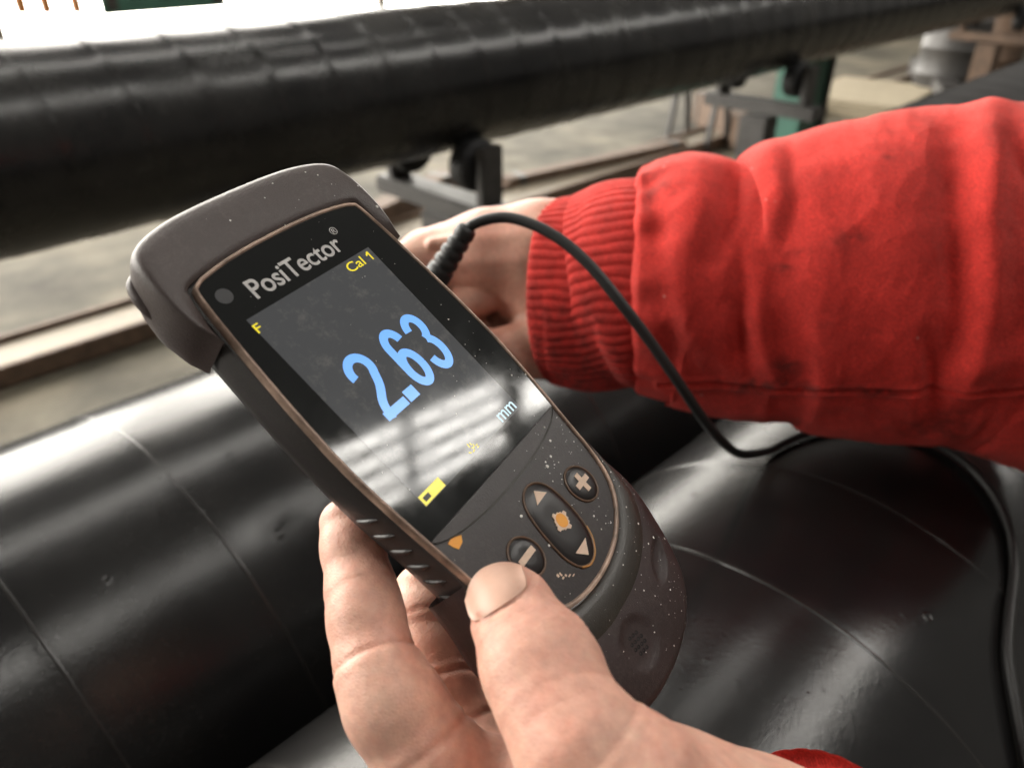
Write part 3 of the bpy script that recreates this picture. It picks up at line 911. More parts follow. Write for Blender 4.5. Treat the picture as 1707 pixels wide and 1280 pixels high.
text_fit("ferrous_letter", "F", -22.0, -20.3, 24.7, 27.1, 0.06, M['yellow'], screen, 0.01)
text_fit("unit_text", "mm", 13.3, 20.9, -29.3, -26.8, 0.06, M['pale'], screen, 0.012)

def stroke(name, pts, w, z, mat, parent):
    p = np.asarray(pts, float)
    T = np.gradient(p, axis=0); T /= np.linalg.norm(T, axis=1)[:, None]
    nn = np.column_stack([-T[:, 1], T[:, 0]])
    return p + nn * w / 2, p - nn * w / 2
def arc(cx_, cy_, rx, ry, a0, a1, n=26):
    t = np.radians(np.linspace(a0, a1, n))
    return np.column_stack([cx_ + rx * np.cos(t), cy_ + ry * np.sin(t)])
def strip_mesh(paths, w, z):
    V, Fc = [], []
    for k, p in enumerate(paths):
        L_, R_ = stroke("", p, w if np.isscalar(w) else w[k], z, None, None)
        b0 = len(V); n = len(L_)
        V += [(x_, y_, z) for x_, y_ in L_] + [(x_, y_, z) for x_, y_ in R_]
        Fc += [(b0 + i, b0 + n + i, b0 + n + i + 1, b0 + i + 1) for i in range(n - 1)]
    return V, Fc
DW = 2.4
two = np.vstack([arc(-8.35, 3.9, 3.15, 3.65, 196, -28, 34), smooth_path([(-5.75, 1.9, 0), (-7.3, -1.6, 0), (-10.2, -5.4, 0), (-11.35, -9.7, 0)], 16)[:, :2]])
V, Fc = strip_mesh([two], DW, 0.06)
o = len(V); V += [(x_, y_, 0.062) for x_, y_ in rect(-12.62, -4.5, -9.7, -7.25)]; Fc.append((o, o + 3, o + 2, o + 1))
gp_mesh("digit", V, Fc, M['digit'], screen, smooth=False)
flat_poly("decimal_point", rect(-3.85, -0.15, -9.65, -6.3)[::-1], 0.07, M['digit'], screen)
spine = np.vstack([arc(5.0, 3.6, 2.5, 3.85, 10, 180, 28), np.column_stack([np.full(8, 2.5), np.linspace(3.2, -3.4, 8)])])
V1, F1 = strip_mesh([spine], DW, 0.06)
bowl = arc(5.0, -3.75, 2.5, 4.65, 0, 360, 44)
V2, F2 = strip_mesh([np.vstack([bowl])], DW, 0.064)
gp_mesh("digit", list(V1) + list(V2), list(F1) + [tuple(i + len(V1) for i in f) for f in F2], M['digit'], screen, smooth=False)
up3 = arc(13.75, 3.9, 2.45, 3.55, 175, -82, 34); lo3 = arc(13.75, -4.0, 2.6, 4.35, 80, -172, 36)
V1, F1 = strip_mesh([up3], DW, 0.06); V2, F2 = strip_mesh([lo3], DW, 0.064)
gp_mesh("digit", list(V1) + list(V2), list(F1) + [tuple(i + len(V1) for i in f) for f in F2], M['digit'], screen, smooth=False)
bat = flat_poly("battery_icon", rect(-21.7, -13.7, -29.75, -27.0), 0.06, M['yellow'], screen)
flat_poly("battery_gap", rect(-20.9, -18.7, -29.05, -27.8), 0.08, M['keytop'], bat)
V, Fc = [], []
for k, (x_, y_, l_, a_) in enumerate(((-0.2, -28.9, 1.0, 20), (0.9, -28.0, 0.8, 60), (-1.5, -28.6, 0.8, -40), (-0.4, -27.1, 1.1, 80), (0.5, -27.2, 0.8, 100), (1.7, -28.4, 0.7, 0), (1.6, -29.0, 0.7, 10), (0.2, -28.2, 0.9, -20))):
    c, s = math.cos(math.radians(a_)) * l_ / 2, math.sin(math.radians(a_)) * l_ / 2
    b0 = len(V); n_ = np.array([-s, c]); n_ = n_ / np.linalg.norm(n_) * 0.17
    V += [(x_ - c + n_[0], y_ - s + n_[1], 0.06), (x_ - c - n_[0], y_ - s - n_[1], 0.06), (x_ + c - n_[0], y_ + s - n_[1], 0.06), (x_ + c + n_[0], y_ + s + n_[1], 0.06)]
    Fc.append((b0, b0 + 1, b0 + 2, b0 + 3))
gp_mesh("brightness_icon", V, Fc, M['yellow'], screen, smooth=False)

# --- keypad plate with the scooped step below the glass
kp = clip_poly(inner_face, GY, False)
V, Fc = loft([ring3(kp, -0.25), ring3(kp, -1.4)])
keypad = gp_mesh("keypad_plate", V, Fc, M['keypad'], autos=30)
nx_, ny_ = 60, 14
xs_ = np.linspace(-27.3, 30.6, nx_); rowsS = []
def arcdepth(x_): return 5.9 * (1 - ((x_ - 1.7) / 29.2) ** 2) ** 0.55 if abs(x_ - 1.7) < 29.2 else 0.0
for j in range(ny_):
    v_ = j / (ny_ - 1)
    rr_ = []
    for x_ in xs_:
        d_ = max(arcdepth(x_), 0.15)
        zz = -0.12 - 1.5 * math.sin(math.pi * v_ ** 0.75) * min(1, d_ / 4) + (0.15 * math.exp(-((v_ - 0.97) / 0.05) ** 2))
        rr_.append((x_, GY + 0.02 - d_ * v_, zz + 0.16))
    rowsS.append(rr_)
rowsS = np.array(rowsS)
idx = np.arange(nx_ * ny_).reshape(ny_, nx_)
Fc = np.stack([idx[:-1, :-1], idx[1:, :-1], idx[1:, 1:], idx[:-1, 1:]], -1).reshape(-1, 4)
gp_mesh("finger_scoop", rowsS.reshape(-1, 3), Fc, M['band'], keypad, autos=60)

def key(name, outline, dome, symbol_parts, ringmat='keyring'):
    poly = resample(np.array(outline), 64, 1)
    cen_ = poly.mean(0)
    rings = [ring3(poly, -0.22), ring3(mixp(poly, cen_, 0.06), 0.05), ring3(mixp(poly, cen_, 0.2), dome), ring3(mixp(poly, cen_, 0.6), dome * 0.8), ring3(mixp(poly, cen_, 0.97), dome * 0.7)]
    V, Fc = loft(rings, False, True)
    Fc = Fc[:-1] + [tuple((len(rings) - 1) * 64 + k for k in range(64))]
    k_ = gp_mesh(name, V, Fc, M['keytop'], keypad, autos=60)
    V, Fc = closed_tube(ring3(offset(poly, 0.15), -0.12), 0.34, 8, 0.9)
    gp_mesh("key_outline", V, Fc, M[ringmat], k_)
    return k_
def ell(cx_, cy_, rx, ry, rot=0, n=40):
    t = np.linspace(0, 2 * math.pi, n, endpoint=False)
    c, s = math.cos(math.radians(rot)), math.sin(math.radians(rot))
    x_, y_ = rx * np.cos(t), ry * np.sin(t)
    return np.column_stack([cx_ + x_ * c - y_ * s, cy_ + x_ * s + y_ * c])
k1 = key("plus_key", ell(18.8, -55.8, 4.6, 5.3, 20), 0.35, None)
flat_poly("plus_sign", [(18.3, -52.9), (19.9, -52.9), (19.9, -54.8), (21.9, -54.8), (21.9, -56.4), (19.9, -56.4), (19.9, -58.5), (18.3, -58.5), (18.3, -56.4), (16.3, -56.4), (16.3, -54.8), (18.3, -54.8)], 0.48, M['print_cream'], k1, 0.2)
k2 = key("minus_key", ell(-11.0, -55.6, 4.6, 5.3, 20), 0.35, None)
flat_poly("minus_sign", rect(-14.1, -8.0, -56.3, -54.6), 0.48, M['print_cream'], k2, 0.2)
pill_pts = [(3.9, -44.9), (7.2, -45.9), (9.5, -48.9), (10.1, -53), (10.2, -58), (9.6, -63), (7.4, -67.4), (4.2, -69.7), (1.0, -69.6), (-1.6, -67.6), (-2.9, -63.5), (-2.8, -58.5), (-2.4, -54), (-1.3, -49.0), (0.8, -46.0)]
k3 = key("rocker_key", pill_pts, 0.42, None)
flat_poly("up_arrow", [(4.5, -46.9), (7.2, -49.7), (2.0, -49.9)], 0.56, M['print_cream'], k3, 0.2)
flat_poly("down_arrow", [(0.3, -65.0), (6.1, -64.8), (3.0, -68.0)], 0.56, M['print_cream'], k3, 0.2)
gear = []
for i in range(40):
    t = 2 * math.pi * i / 40
    rr_ = 3.05 if (i % 10) in (0, 1, 9) else (2.35 + 0.18 * math.sin(i * 2.3))
    gear.append((4.3 + rr_ * math.cos(t + 0.3), -57.3 + rr_ * math.sin(t + 0.3)))
flat_poly("centre_mark", gear, 0.56, M['print_cream'], k3, 0.2)
flat_poly("centre_dot", circ(4.4, -57.2, 1.75, 1.95), 0.62, M['print_orange'], k3, 0.1)
# worn amber rim at the lower end of the rocker
V, Fc = tube([(x_, y_, 0.02) for x_, y_ in smooth_path([(9.6, -63.4, 0), (8.2, -66.6, 0), (5.2, -69.3, 0), (1.6, -69.9, 0), (-1.0, -68.5, 0)], 20)[:, :2]], 0.3, 8)
gp_mesh("amber_rim", V, Fc, M['orange_line'], k3)
flat_poly("power_mark", [(-24.4, -39.2), (-22.6, -38.9), (-20.1, -40.2), (-21.3, -41.5), (-23.3, -41.9), (-24.0, -40.6)], -0.1, M['print_orange'], keypad, 0.12)
V, Fc = [], []
for (x_, y_, w_, h_) in ((-8.1, -64.6, 0.7, 0.8), (-7.2, -65.0, 0.5, 1.0), (-7.4, -66.0, 0.8, 0.5), (-6.3, -66.2, 0.6, 0.6), (-5.5, -67.0, 1.0, 0.35), (-4.5, -67.8, 0.9, 0.3)):
    b0 = len(V); V += [(a_, b_, -0.12) for a_, b_ in rect(x_ - w_ / 2, x_ + w_ / 2, y_ - h_ / 2, y_ + h_ / 2)]; Fc.append((b0 + 3, b0 + 2, b0 + 1, b0))
gp_mesh("worn_print", V, Fc, M['print_cream'], keypad, smooth=False)

# --- grip ribs along both flanks
for s in (-1, 1):
    for i in range(6):
        y = -22.5 - i * 5.2
        xw = np.interp(-y, [-52, 10, 22, 33, 43, 55, 70][0:7], [30.5, 32.9, 32.4, 31.4, 30.6, 30.2, 31])
        pts = smooth_path([(XC + s * (xw + 0.0), y - 1.8, -4.4), (XC + s * (xw + 0.35), y - 0.8, -6.8), (XC + s * (xw + 0.1), y + 0.4, -9.8), (XC + s * (xw - 1.0), y + 1.5, -12.8)], 12)
        V, Fc = tube(pts, np.interp(np.linspace(0, 1, 12), [0, 0.2, 0.8, 1], [0.25, 0.7, 0.7, 0.3]), 10)
        gp_mesh("grip_rib", V, Fc, M['shell'])

# --- dried paint flecks on the face, cap and head
def scatter(obj, n, size, dens):
    me = obj.data
    me.calc_loop_triangles()
    tri = np.array([t.vertices[:] for t in me.loop_triangles]); co = np.array([v.co[:] for v in me.vertices]) / S
    a_, b_, c_ = co[tri[:, 0]], co[tri[:, 1]], co[tri[:, 2]]
    nrm = np.cross(b_ - a_, c_ - a_); ar = np.linalg.norm(nrm, axis=1); nrm = nrm / (ar[:, None] + 1e-12)
    ar = ar * (np.abs(nrm[:, 2]) > 0.3)
    out = []
    pick = rng.choice(len(tri), size=n * 12, p=ar / ar.sum())
    for k in pick:
        u_, v_ = rng.random(2)
        if u_ + v_ > 1: u_, v_ = 1 - u_, 1 - v_
        p = a_[k] + u_ * (b_[k] - a_[k]) + v_ * (c_[k] - a_[k])
        if p[2] < -8 or rng.random() > dens(p[0], p[1]): continue
        nn = nrm[k] if nrm[k][2] > 0 else -nrm[k]
        out.append((p, nn, size * math.exp(rng.normal(0, 0.55))))
        if len(out) >= n: break
    return out
flecks = []
flecks += scatter(keypad, 200, 0.10, lambda x_, y_: (0.12 if x_ < 12 else 1.0) * (1.0 if y_ < -40 else .5))
flecks += scatter(glass, 90, 0.10, lambda x_, y_: 1.0 if x_ > 22 else 0.25)
flecks += scatter(cap_o, 120, 0.10, lambda x_, y_: 1.0 if x_ > 6 else 0.35)
flecks += scatter(band_o, 50, 0.10, lambda x_, y_: 1.0 if x_ > 8 else 0.25)
flecks += scatter(head, 16, 0.12, lambda x_, y_: 1.0 if x_ > 5 else 0.2)
flecks += [(np.array([14.2, -45.8, -0.2]), np.array([0, 0, 1.0]), 0.55), (np.array([14.9, -44.7, -0.2]), np.array([0, 0, 1.0]), 0.3), (np.array([-3.5, -48.5, -0.2]), np.array([0, 0, 1.0]), 0.45), (np.array([-3.6, -58.4, -0.2]), np.array([0, 0, 1.0]), 0.4), (np.array([21.5, -42.0, -0.2]), np.array([0, 0, 1.0]), 0.42)]
V, Fc = [], []
for p, nn, r_ in flecks:
    t1 = np.cross(nn, [0.3, 0.9, 0.1]); t1 /= np.linalg.norm(t1); t2 = np.cross(nn, t1)
    r_ = min(r_, 0.6); b0 = len(V)
    ph = rng.random(6) * 0.5 + 0.75
    for i in range(6):
        t = 2 * math.pi * i / 6
        V.append(p + nn * 0.05 + ph[i] * r_ * (math.cos(t) * t1 + math.sin(t) * t2))
    V.append(p + nn * (0.05 + 0.35 * r_))
    Fc += [(b0 + i, b0 + (i + 1) % 6, b0 + 6) for i in range(6)]
fk = gp_mesh("paint_flecks", V, Fc, M['speck'], smooth=False)
fk["kind"] = "stuff"

# ================================================================== hands: blended rounded cones, meshed on a grid
def cone_d(p, a, b, ra, rb):
    a = np.asarray(a, np.float32); b = np.asarray(b, np.float32)
    ab = b - a
    t = np.clip(((p - a) @ ab) / float(ab @ ab), 0, 1)
    q = p - a - t[:, None] * ab
    return np.sqrt((q * q).sum(1)) - (ra + (rb - ra) * t)
def ell_d(p, c, axes, rad):
    q = (p - np.asarray(c, np.float32)) @ np.asarray(axes, np.float32).T / np.asarray(rad, np.float32)
    k = np.sqrt((q * q).sum(1))
    return (k - 1.0) * float(min(rad))
def smin(a, b, k):
    h = np.clip(0.5 + 0.5 * (b - a) / k, 0, 1)
    return b + (a - b) * h - k * h * (1 - h)

def surface_nets(func, lo, hi, vox):
    ns = [int(math.ceil((hi[i] - lo[i]) / vox)) + 1 for i in range(3)]
    ax = [np.float32(lo[i]) + np.float32(vox) * np.arange(ns[i], dtype=np.float32) for i in range(3)]
    D = np.empty(ns, np.float32)
    step = max(1, 400000 // (ns[1] * ns[2]))
    for i in range(0, ns[0], step):
        g = np.stack(np.meshgrid(ax[0][i:i + step], ax[1], ax[2], indexing='ij'), -1)
        D[i:i + step] = func(g.reshape(-1, 3)).reshape(g.shape[:3])
    ins = D < 0
    cs = np.zeros([n - 1 for n in ns], np.int8)
    for dx in (0, 1):
        for dy in (0, 1):
            for dz in (0, 1):
                cs += ins[dx:ns[0] - 1 + dx, dy:ns[1] - 1 + dy, dz:ns[2] - 1 + dz]
    act = (cs > 0) & (cs < 8)
    cells = np.argwhere(act)
    vid = -np.ones(act.shape, np.int64); vid[act] = np.arange(len(cells))
    acc = np.zeros((len(cells), 3)); cnt = np.zeros(len(cells))
    cor = [(0, 0, 0), (1, 0, 0), (0, 1, 0), (1, 1, 0), (0, 0, 1), (1, 0, 1), (0, 1, 1), (1, 1, 1)]
    for (i, j) in ((0, 1), (2, 3), (4, 5), (6, 7), (0, 2), (1, 3), (4, 6), (5, 7), (0, 4), (1, 5), (2, 6), (3, 7)):
        ci, cj = np.array(cor[i]), np.array(cor[j])
        A_, B_ = cells + ci, cells + cj
        da, db = D[A_[:, 0], A_[:, 1], A_[:, 2]], D[B_[:, 0], B_[:, 1], B_[:, 2]]
        mk = (da < 0) != (db < 0)
        t = np.where(mk, da / np.where(mk, da - db, 1), 0)
        pt = A_ + (cj - ci) * t[:, None]
        acc[mk] += pt[mk]; cnt[mk] += 1
    verts = acc / cnt[:, None] * vox + np.asarray(lo)
    faces = []
    for axi in range(3):
        o1, o2 = [(1, 2), (2, 0), (0, 1)][axi]
        sl_a = [slice(None)] * 3; sl_b = [slice(None)] * 3
        sl_a[axi] = slice(0, ns[axi] - 1); sl_b[axi] = slice(1, ns[axi])
        ch = ins[tuple(sl_a)] != ins[tuple(sl_b)]
        e = np.argwhere(ch)
        ok = (e[:, o1] > 0) & (e[:, o2] > 0) & (e[:, o1] < ns[o1] - 1) & (e[:, o2] < ns[o2] - 1)
        e = e[ok]
        def vv(d1, d2):
            q = e.copy(); q[:, o1] += d1; q[:, o2] += d2
            return vid[q[:, 0], q[:, 1], q[:, 2]]
        quad = np.stack([vv(-1, -1), vv(0, -1), vv(0, 0), vv(-1, 0)], 1)
        fl_ = ~ins[e[:, 0], e[:, 1], e[:, 2]]
        quad[fl_] = quad[fl_][:, ::-1]
        faces.append(quad)
    faces = np.vstack(faces)
    faces = faces[(faces >= 0).all(1)]
    # pull the vertices onto the surface
    for _ in range(2):
        p = verts.astype(np.float32); h = 0.25 * vox
        d0 = func(p)
        g = np.stack([func(p + np.eye(3, dtype=np.float32)[k] * h) - d0 for k in range(3)], 1) / h
        verts = verts - (d0 / ((g * g).sum(1) + 0.2))[:, None] * g * 0.8
    return verts, faces

def px_of(c):
    return np.stack([CX + F_PX * c[:, 0] / -c[:, 2], CY - F_PX * c[:, 1] / -c[:, 2]], 1)

def unit(v):
    v = np.asarray(v, float); return v / np.linalg.norm(v)

def mm(px, d):  # radius given in photo pixels at a depth -> mm
    return px * d / F_PX * 1000.0

# ---- near hand (holds the gauge)
def chain(nodes):
    """nodes: (px, py, depth, radius_mm)"""
    return [(camc(a_, b_, c_), r_) for a_, b_, c_, r_ in nodes]
index_f = chain([(574, 872, .1635, 5.2), (588, 912, .1610, 6.4), (602, 985, .1560, 6.9), (613, 1045, .1520, 7.2), (627, 1108, .1480, 7.8), (667, 1185, .1450, 9.0), (716, 1268, .1440, 10.2), (785, 1400, .1470, 13)])
middle_f = chain([(700, 985, .1770, 6.0), (700, 1030, .1735, 7.2), (712, 1090, .1690, 7.6), (728, 1150, .1650, 8.2), (765, 1240, .1610, 9.4), (850, 1390, .1590, 12)])
ring_f = chain([(800, 1060, .1850, 6.5), (795, 1130, .1800, 7.4), (812, 1200, .1750, 8.0), (850, 1290, .1700, 9.5), (930, 1400, .166, 12)])
thumb_f = chain([(832, 990, .1445, 5.0), (846, 1008, .1430, 6.4), (866, 1050, .1400, 7.3), (890, 1103, .1352, 8.4), (920, 1165, .1305, 9.0), (966, 1240, .1262, 10.2), (1040, 1325, .1245, 13.0), (1140, 1425, .1290, 18.5)])
wrist_n = chain([(1140, 1425, .1300, 18.5), (1250, 1530, .1340, 24.5), (1440, 1665, .142, 26)])
palm_n = chain([(760, 1400, .1480, 15), (900, 1440, .1500, 20), (1090, 1485, .1420, 23.5), (1250, 1535, .1360, 24.5)])
web_n = chain([(820, 1330, .1480, 9.5), (940, 1330, .1400, 11.0), (1060, 1350, .1330, 14)])
palm2_n = chain([(740, 1330, .1500, 11), (860, 1360, .1560, 13), (1000, 1400, .153, 17)])

def crease_ring(c, axis, width, depth, reach, face=None):
    return (np.asarray(c, np.float32), unit(axis).astype(np.float32), width, depth, reach, None if face is None else unit(face).astype(np.float32))
def axis_of(ch, i): return ch[i + 1][0] - ch[i][0]
cr_list = []
def lerp_node(ch, i, t): return ch[i][0] * (1 - t) + ch[i + 1][0] * t
for (ch, i, t, w, dp) in ((index_f, 2, 0.05, 0.55, 0.35), (index_f, 2, 0.22, 0.5, 0.22), (index_f, 3, 0.92, 0.75, 0.95), (index_f, 3, 0.70, 0.5, 0.25), (index_f, 5, 0.75, 0.8, 0.8),
                          (middle_f, 2, 0.9, 0.7, 0.9), (middle_f, 2, 0.6, 0.5, 0.3), (middle_f, 1, 0.1, 0.5, 0.4), (middle_f, 3, 0.8, 0.8, 0.8)):
    c = lerp_node(ch, i, t)
    ax_ = axis_of(ch, i)
    # flexion lines sag a little across the finger
    cr_list.append(crease_ring(c, ax_ + np.array([0.12, -0.05, 0.1]) * np.linalg.norm(ax_), w, dp, ch[i][1] * 1.5))
for (ch, i, t, w, dp) in ((index_f, 3, 0.4, 0.35, 0.14), (index_f, 4, 0.35, 0.4, 0.16), (index_f, 4, 0.7, 0.4, 0.14), (index_f, 1, 0.6, 0.35, 0.12), (index_f, 2, 0.5, 0.3, 0.10), (middle_f, 1, 0.6, 0.4, 0.2), (thumb_f, 4, 0.3, 0.5, 0.16), (thumb_f, 4, 0.75, 0.45, 0.16), (thumb_f, 5, 0.75, 0.5, 0.2)):
    cr_list.append(crease_ring(lerp_node(ch, i, t), axis_of(ch, i) + np.array([-0.2, 0.15, 0.2]) * np.linalg.norm(axis_of(ch, i)), w, dp, ch[i][1] * 1.5))
# wrinkles over the thumb's knuckle and the fold behind the nail
for t, dp, w in ((0.30, 0.38, 0.45), (0.48, 0.45, 0.4), (0.70, 0.42, 0.45), (0.90, 0.40, 0.4), (1.1, 0.3, 0.4)):
    cr_list.append(crease_ring(lerp_node(thumb_f, 2, t), axis_of(thumb_f, 2) + np.array([0.5, 0, 0]), w, dp, 14))
for t, dp, w in ((0.15, 0.3, 0.7), (0.4, 0.22, 0.7)):
    cr_list.append(crease_ring(lerp_node(thumb_f, 5, t), axis_of(thumb_f, 5), w, dp, 17))

def chain_d(p, ch, k=2.0):
    d = None
    for (a_, ra), (b_, rb) in zip(ch[:-1], ch[1:]):
        c = cone_d(p, a_, b_, ra, rb)
        d = c if d is None else smin(d, c, k)
    return d

# thumb frame for pad, nail bed and cuticle
T_tip, T_ip = thumb_f[0][0], thumb_f[3][0]
t_ax = unit(T_tip - T_ip)                       # towards the tip
view = unit(-0.5 * (T_tip + thumb_f[2][0]))     # towards the camera
t_dor = unit(np.array([-0.22, 0.30, 0.93]) - t_ax * (np.array([-0.22, 0.30, 0.93]) @ t_ax))   # nail side
t_lat = np.cross(t_ax, t_dor)
NAIL_C = thumb_f[1][0] + t_ax * 1.2

def near_hand(p):
    di = chain_d(p, index_f); dm = chain_d(p, middle_f); dr = chain_d(p, ring_f)
    dt = chain_d(p, thumb_f, 3.0)
    # pad of the thumb, knuckle, flattened nail bed
    dt = smin(dt, ell_d(p, thumb_f[1][0] - t_dor * 1.6 - t_ax * 1.0, [t_ax, t_lat, t_dor], (8.0, 7.0, 5.2)), 2.5)
    dt = smin(dt, ell_d(p, thumb_f[3][0] + t_dor * 2.0, [t_ax, t_lat, t_dor], (7.4, 8.1, 7.8)), 3.0)
    dt = smin(dt, cone_d(p, camc(926, 1080, .1365), camc(940, 1108, .1345), 6.0, 6.2), 4.0)
    # index fingertip pulp and middle-joint fullness
    di = smin(di, ell_d(p, lerp_node(index_f, 4, 0.6) + np.array([-1.0, 0, 1.5]), np.eye(3), (7.4, 8.6, 7.8)), 4.0)
    di = smin(di, ell_d(p, lerp_node(index_f, 2, 0.55) + np.array([0.3, 0, 0.9]), np.eye(3), (6.6, 7.5, 7.0)), 3.0)
    dpalm = chain_d(p, palm_n, 8.0)
    dpalm = smin(dpalm, chain_d(p, wrist_n, 6.0), 8.0)
    dpalm = smin(dpalm, chain_d(p, palm2_n, 6.0), 6.0)
    dpalm = smin(dpalm, chain_d(p, web_n, 5.0), 6.0)
    df = smin(smin(di, dm, 0.7), dr, 0.7)
    d = smin(smin(df, dpalm, 5.0), dt, 4.5)
    d = smin(np.maximum(d, -1e3), dt, 1.0)
    cre = 0.0
    for c, ax_, w, dp, reach, fc in cr_list:
        q = p - c
        h = q @ ax_
        rad = np.sqrt(np.maximum((q * q).sum(1) - h * h, 0))
        cre = cre + 0.8 * dp * np.exp(-(h / w) ** 2) * np.clip((reach - rad) / (0.35 * reach), 0, 1)
    # a groove round the nail
    q = p - NAIL_C.astype(np.float32)
    u_, v_, w_ = q @ t_lat.astype(np.float32), q @ t_ax.astype(np.float32), q @ t_dor.astype(np.float32)
    e_ = np.sqrt((u_ / 6.7) ** 2 + (np.minimum(v_, 0) / 5.2) ** 2)
    cre = cre + 0.55 * np.exp(-((e_ - 1.0) / 0.10) ** 2) * (w_ > 0) * np.clip((7.5 - v_) / 3, 0, 1)
    return d + cre
hv, hf = surface_nets(near_hand, (-52, -128, -196), (84, -20, -96), 0.85)
# keep only what runs a little past the picture's edge
person1_loc = P(1290, 1475, .134)
person1 = empty("person", person1_loc, "bare hand with a red cuff gripping the gauge, thumb on its keypad", "person")
def hand_object(name, verts, faces, mat, parent, ploc, creases):
    w = to_world(verts)
    o = mesh_obj(name, w - ploc, faces, mat, parent)
    at = o.data.attributes.new("crease", 'FLOAT', 'POINT')
    val = np.zeros(len(verts))
    for c, ax_, wd, dp, reach, fc in creases:
        q = verts - c; h = q @ ax_
        rad = np.sqrt(np.maximum((q * q).sum(1) - h * h, 0))
        val += 0.5 * min(dp, 1.0) * np.exp(-(h / (wd * 1.2)) ** 2) * np.clip((reach - rad) / (0.35 * reach), 0, 1)
    at.data.foreach_set("value", np.clip(val, 0, 0.8))
    return o
hand1 = hand_object("hand", hv, hf, M['skin'], person1, person1_loc, cr_list)
# thumb nail
nu, nv = 25, 19
NV = []
for j in range(nv):
    for i in range(nu):
        u_ = -1 + 2 * i / (nu - 1); v_ = -1 + 2 * j / (nv - 1)
        # rounded cuticle end, gently curved free edge
        hwid = 6.2 * (1 - 0.10 * (v_ < -0.2) * ((v_ + 0.2) / 0.8) ** 2)
        lat = u_ * hwid
        lim = 4.6 * math.sqrt(max(0, 1 - 0.62 * u_ * u_))
        ax_ = v_ * lim if v_ < 0 else v_ * (5.0 - 2.2 * u_ * u_)
        dor = 0.0
        NV.append(NAIL_C + t_lat * lat + t_ax * ax_)
NV = np.array(NV, np.float32)
# drop every nail point onto the thumb from the nail side
hgt = np.full(len(NV), 14.0, np.float32)
for _ in range(60):
    d = near_hand(NV + hgt[:, None] * t_dor.astype(np.float32))
    hgt = hgt - np.clip(d, -1, 1) * 0.6
hg = hgt.reshape(nv, nu)
# a nail is stiff: keep a smooth plate
for _ in range(14):
    h2 = np.pad(hg, 1, mode='edge')
    hg = 0.2 * (h2[1:-1, 1:-1] + h2[:-2, 1:-1] + h2[2:, 1:-1] + h2[1:-1, :-2] + h2[1:-1, 2:])
top = NV + (hg.reshape(-1)[:, None] + 0.28) * t_dor
bot = top - 0.8 * t_dor
idx = np.arange(nu * nv).reshape(nv, nu)
Fn = np.stack([idx[:-1, :-1], idx[:-1, 1:], idx[1:, 1:], idx[1:, :-1]], -1).reshape(-1, 4).tolist()
border = list(idx[0, :]) + list(idx[1:, -1]) + list(idx[-1, -2::-1]) + list(idx[-2:0:-1, 0])
nb = nu * nv
Fn += [[f[3] + nb, f[2] + nb, f[1] + nb, f[0] + nb] for f in Fn[:]]
for k in range(len(border)):
    a_, b_ = border[k], border[(k + 1) % len(border)]
    Fn.append([b_, a_, a_ + nb, b_ + nb])
nail = mesh_obj("thumb_nail", to_world(np.vstack([top, bot])) - person1_loc, Fn, M['nail'], hand1, autos=50)

# ---- cuff of the near sleeve, just inside the frame
def sleeve_tube(nodes, nth, ns_, rfun, name, mat, parent, ploc, attr=None, close=False):
    """nodes: (px, py_center, half_px, depth, depth_ratio)"""
    nd = np.array(nodes, float)
    t = np.linspace(0, 1, ns_)
    tk = np.r_[0, np.cumsum(np.hypot(np.diff(nd[:, 0]), np.diff(nd[:, 1])))]; tk /= tk[-1]
    sp = smooth_path(np.column_stack([nd[:, 0], nd[:, 1], nd[:, 2]]), ns_)
    dep = np.interp(t, tk, nd[:, 3]); rat = np.interp(t, tk, nd[:, 4])
    def soft(v, it):
        v = np.array(v, float)
        for _ in range(it):
            w = np.concatenate([2 * v[:1] - v[1:2], v, 2 * v[-1:] - v[-2:-1]])
            v = 0.25 * w[:-2] + 0.5 * w[1:-1] + 0.25 * w[2:]
        return v
    k_it = int((ns_ / 40.0) ** 2 * 2) + 4
    sp, dep, rat = soft(sp, k_it // 2), soft(dep, k_it), soft(rat, k_it)
    th = np.linspace(0, 2 * math.pi, nth, endpoint=False)
    cen_ = np.array([camc(sp[i, 0], sp[i, 1], dep[i]) for i in range(ns_)])
    T = np.gradient(cen_, axis=0); T /= np.linalg.norm(T, axis=1)[:, None]
    V = np.zeros((ns_, nth, 3)); 
    for i in range(ns_):
        h = mm(sp[i, 2], dep[i])
        upv = np.array([0, 1.0, 0]); upv = upv - T[i] * (upv @ T[i]); upv /= np.linalg.norm(upv)
        fr = np.cross(T[i], upv)
        if fr[2] < 0: fr = -fr
        V[i] = cen_[i] + np.cos(th)[:, None] * upv * h + np.sin(th)[:, None] * fr * h * rat[i]
    # displacement along the outward direction
    nrm = V - cen_[:, None, :]
    nrm /= np.linalg.norm(nrm, axis=2)[..., None]
    px = px_of(V.reshape(-1, 3)).reshape(ns_, nth, 2)
    disp = rfun(t[:, None] * np.ones(nth), th[None, :] * np.ones((ns_, 1)), px)
    V = V + nrm * disp[..., None]
    idx = np.arange(ns_ * nth).reshape(ns_, nth)
    i2 = np.roll(idx, -1, 1)
    Fq = np.stack([idx[:-1], i2[:-1], i2[1:], idx[1:]], -1).reshape(-1, 4)
    o = mesh_obj(name, to_world(V.reshape(-1, 3)) - ploc, Fq, mat, parent)
    bm = bmesh.new(); bm.from_mesh(o.data); bmesh.ops.recalc_face_normals(bm, faces=bm.faces[:]); bm.to_mesh(o.data); bm.free()
    if attr is not None:
        at = o.data.attributes.new("dirt", 'FLOAT', 'POINT')
        at.data.foreach_set("value", np.clip(attr(px), 0, 1).reshape(-1))
    return o
n_rib = 40
sm_noise = lambda t, th, a_, b_, c_: np.sin(a_ * t + b_ * th + c_)
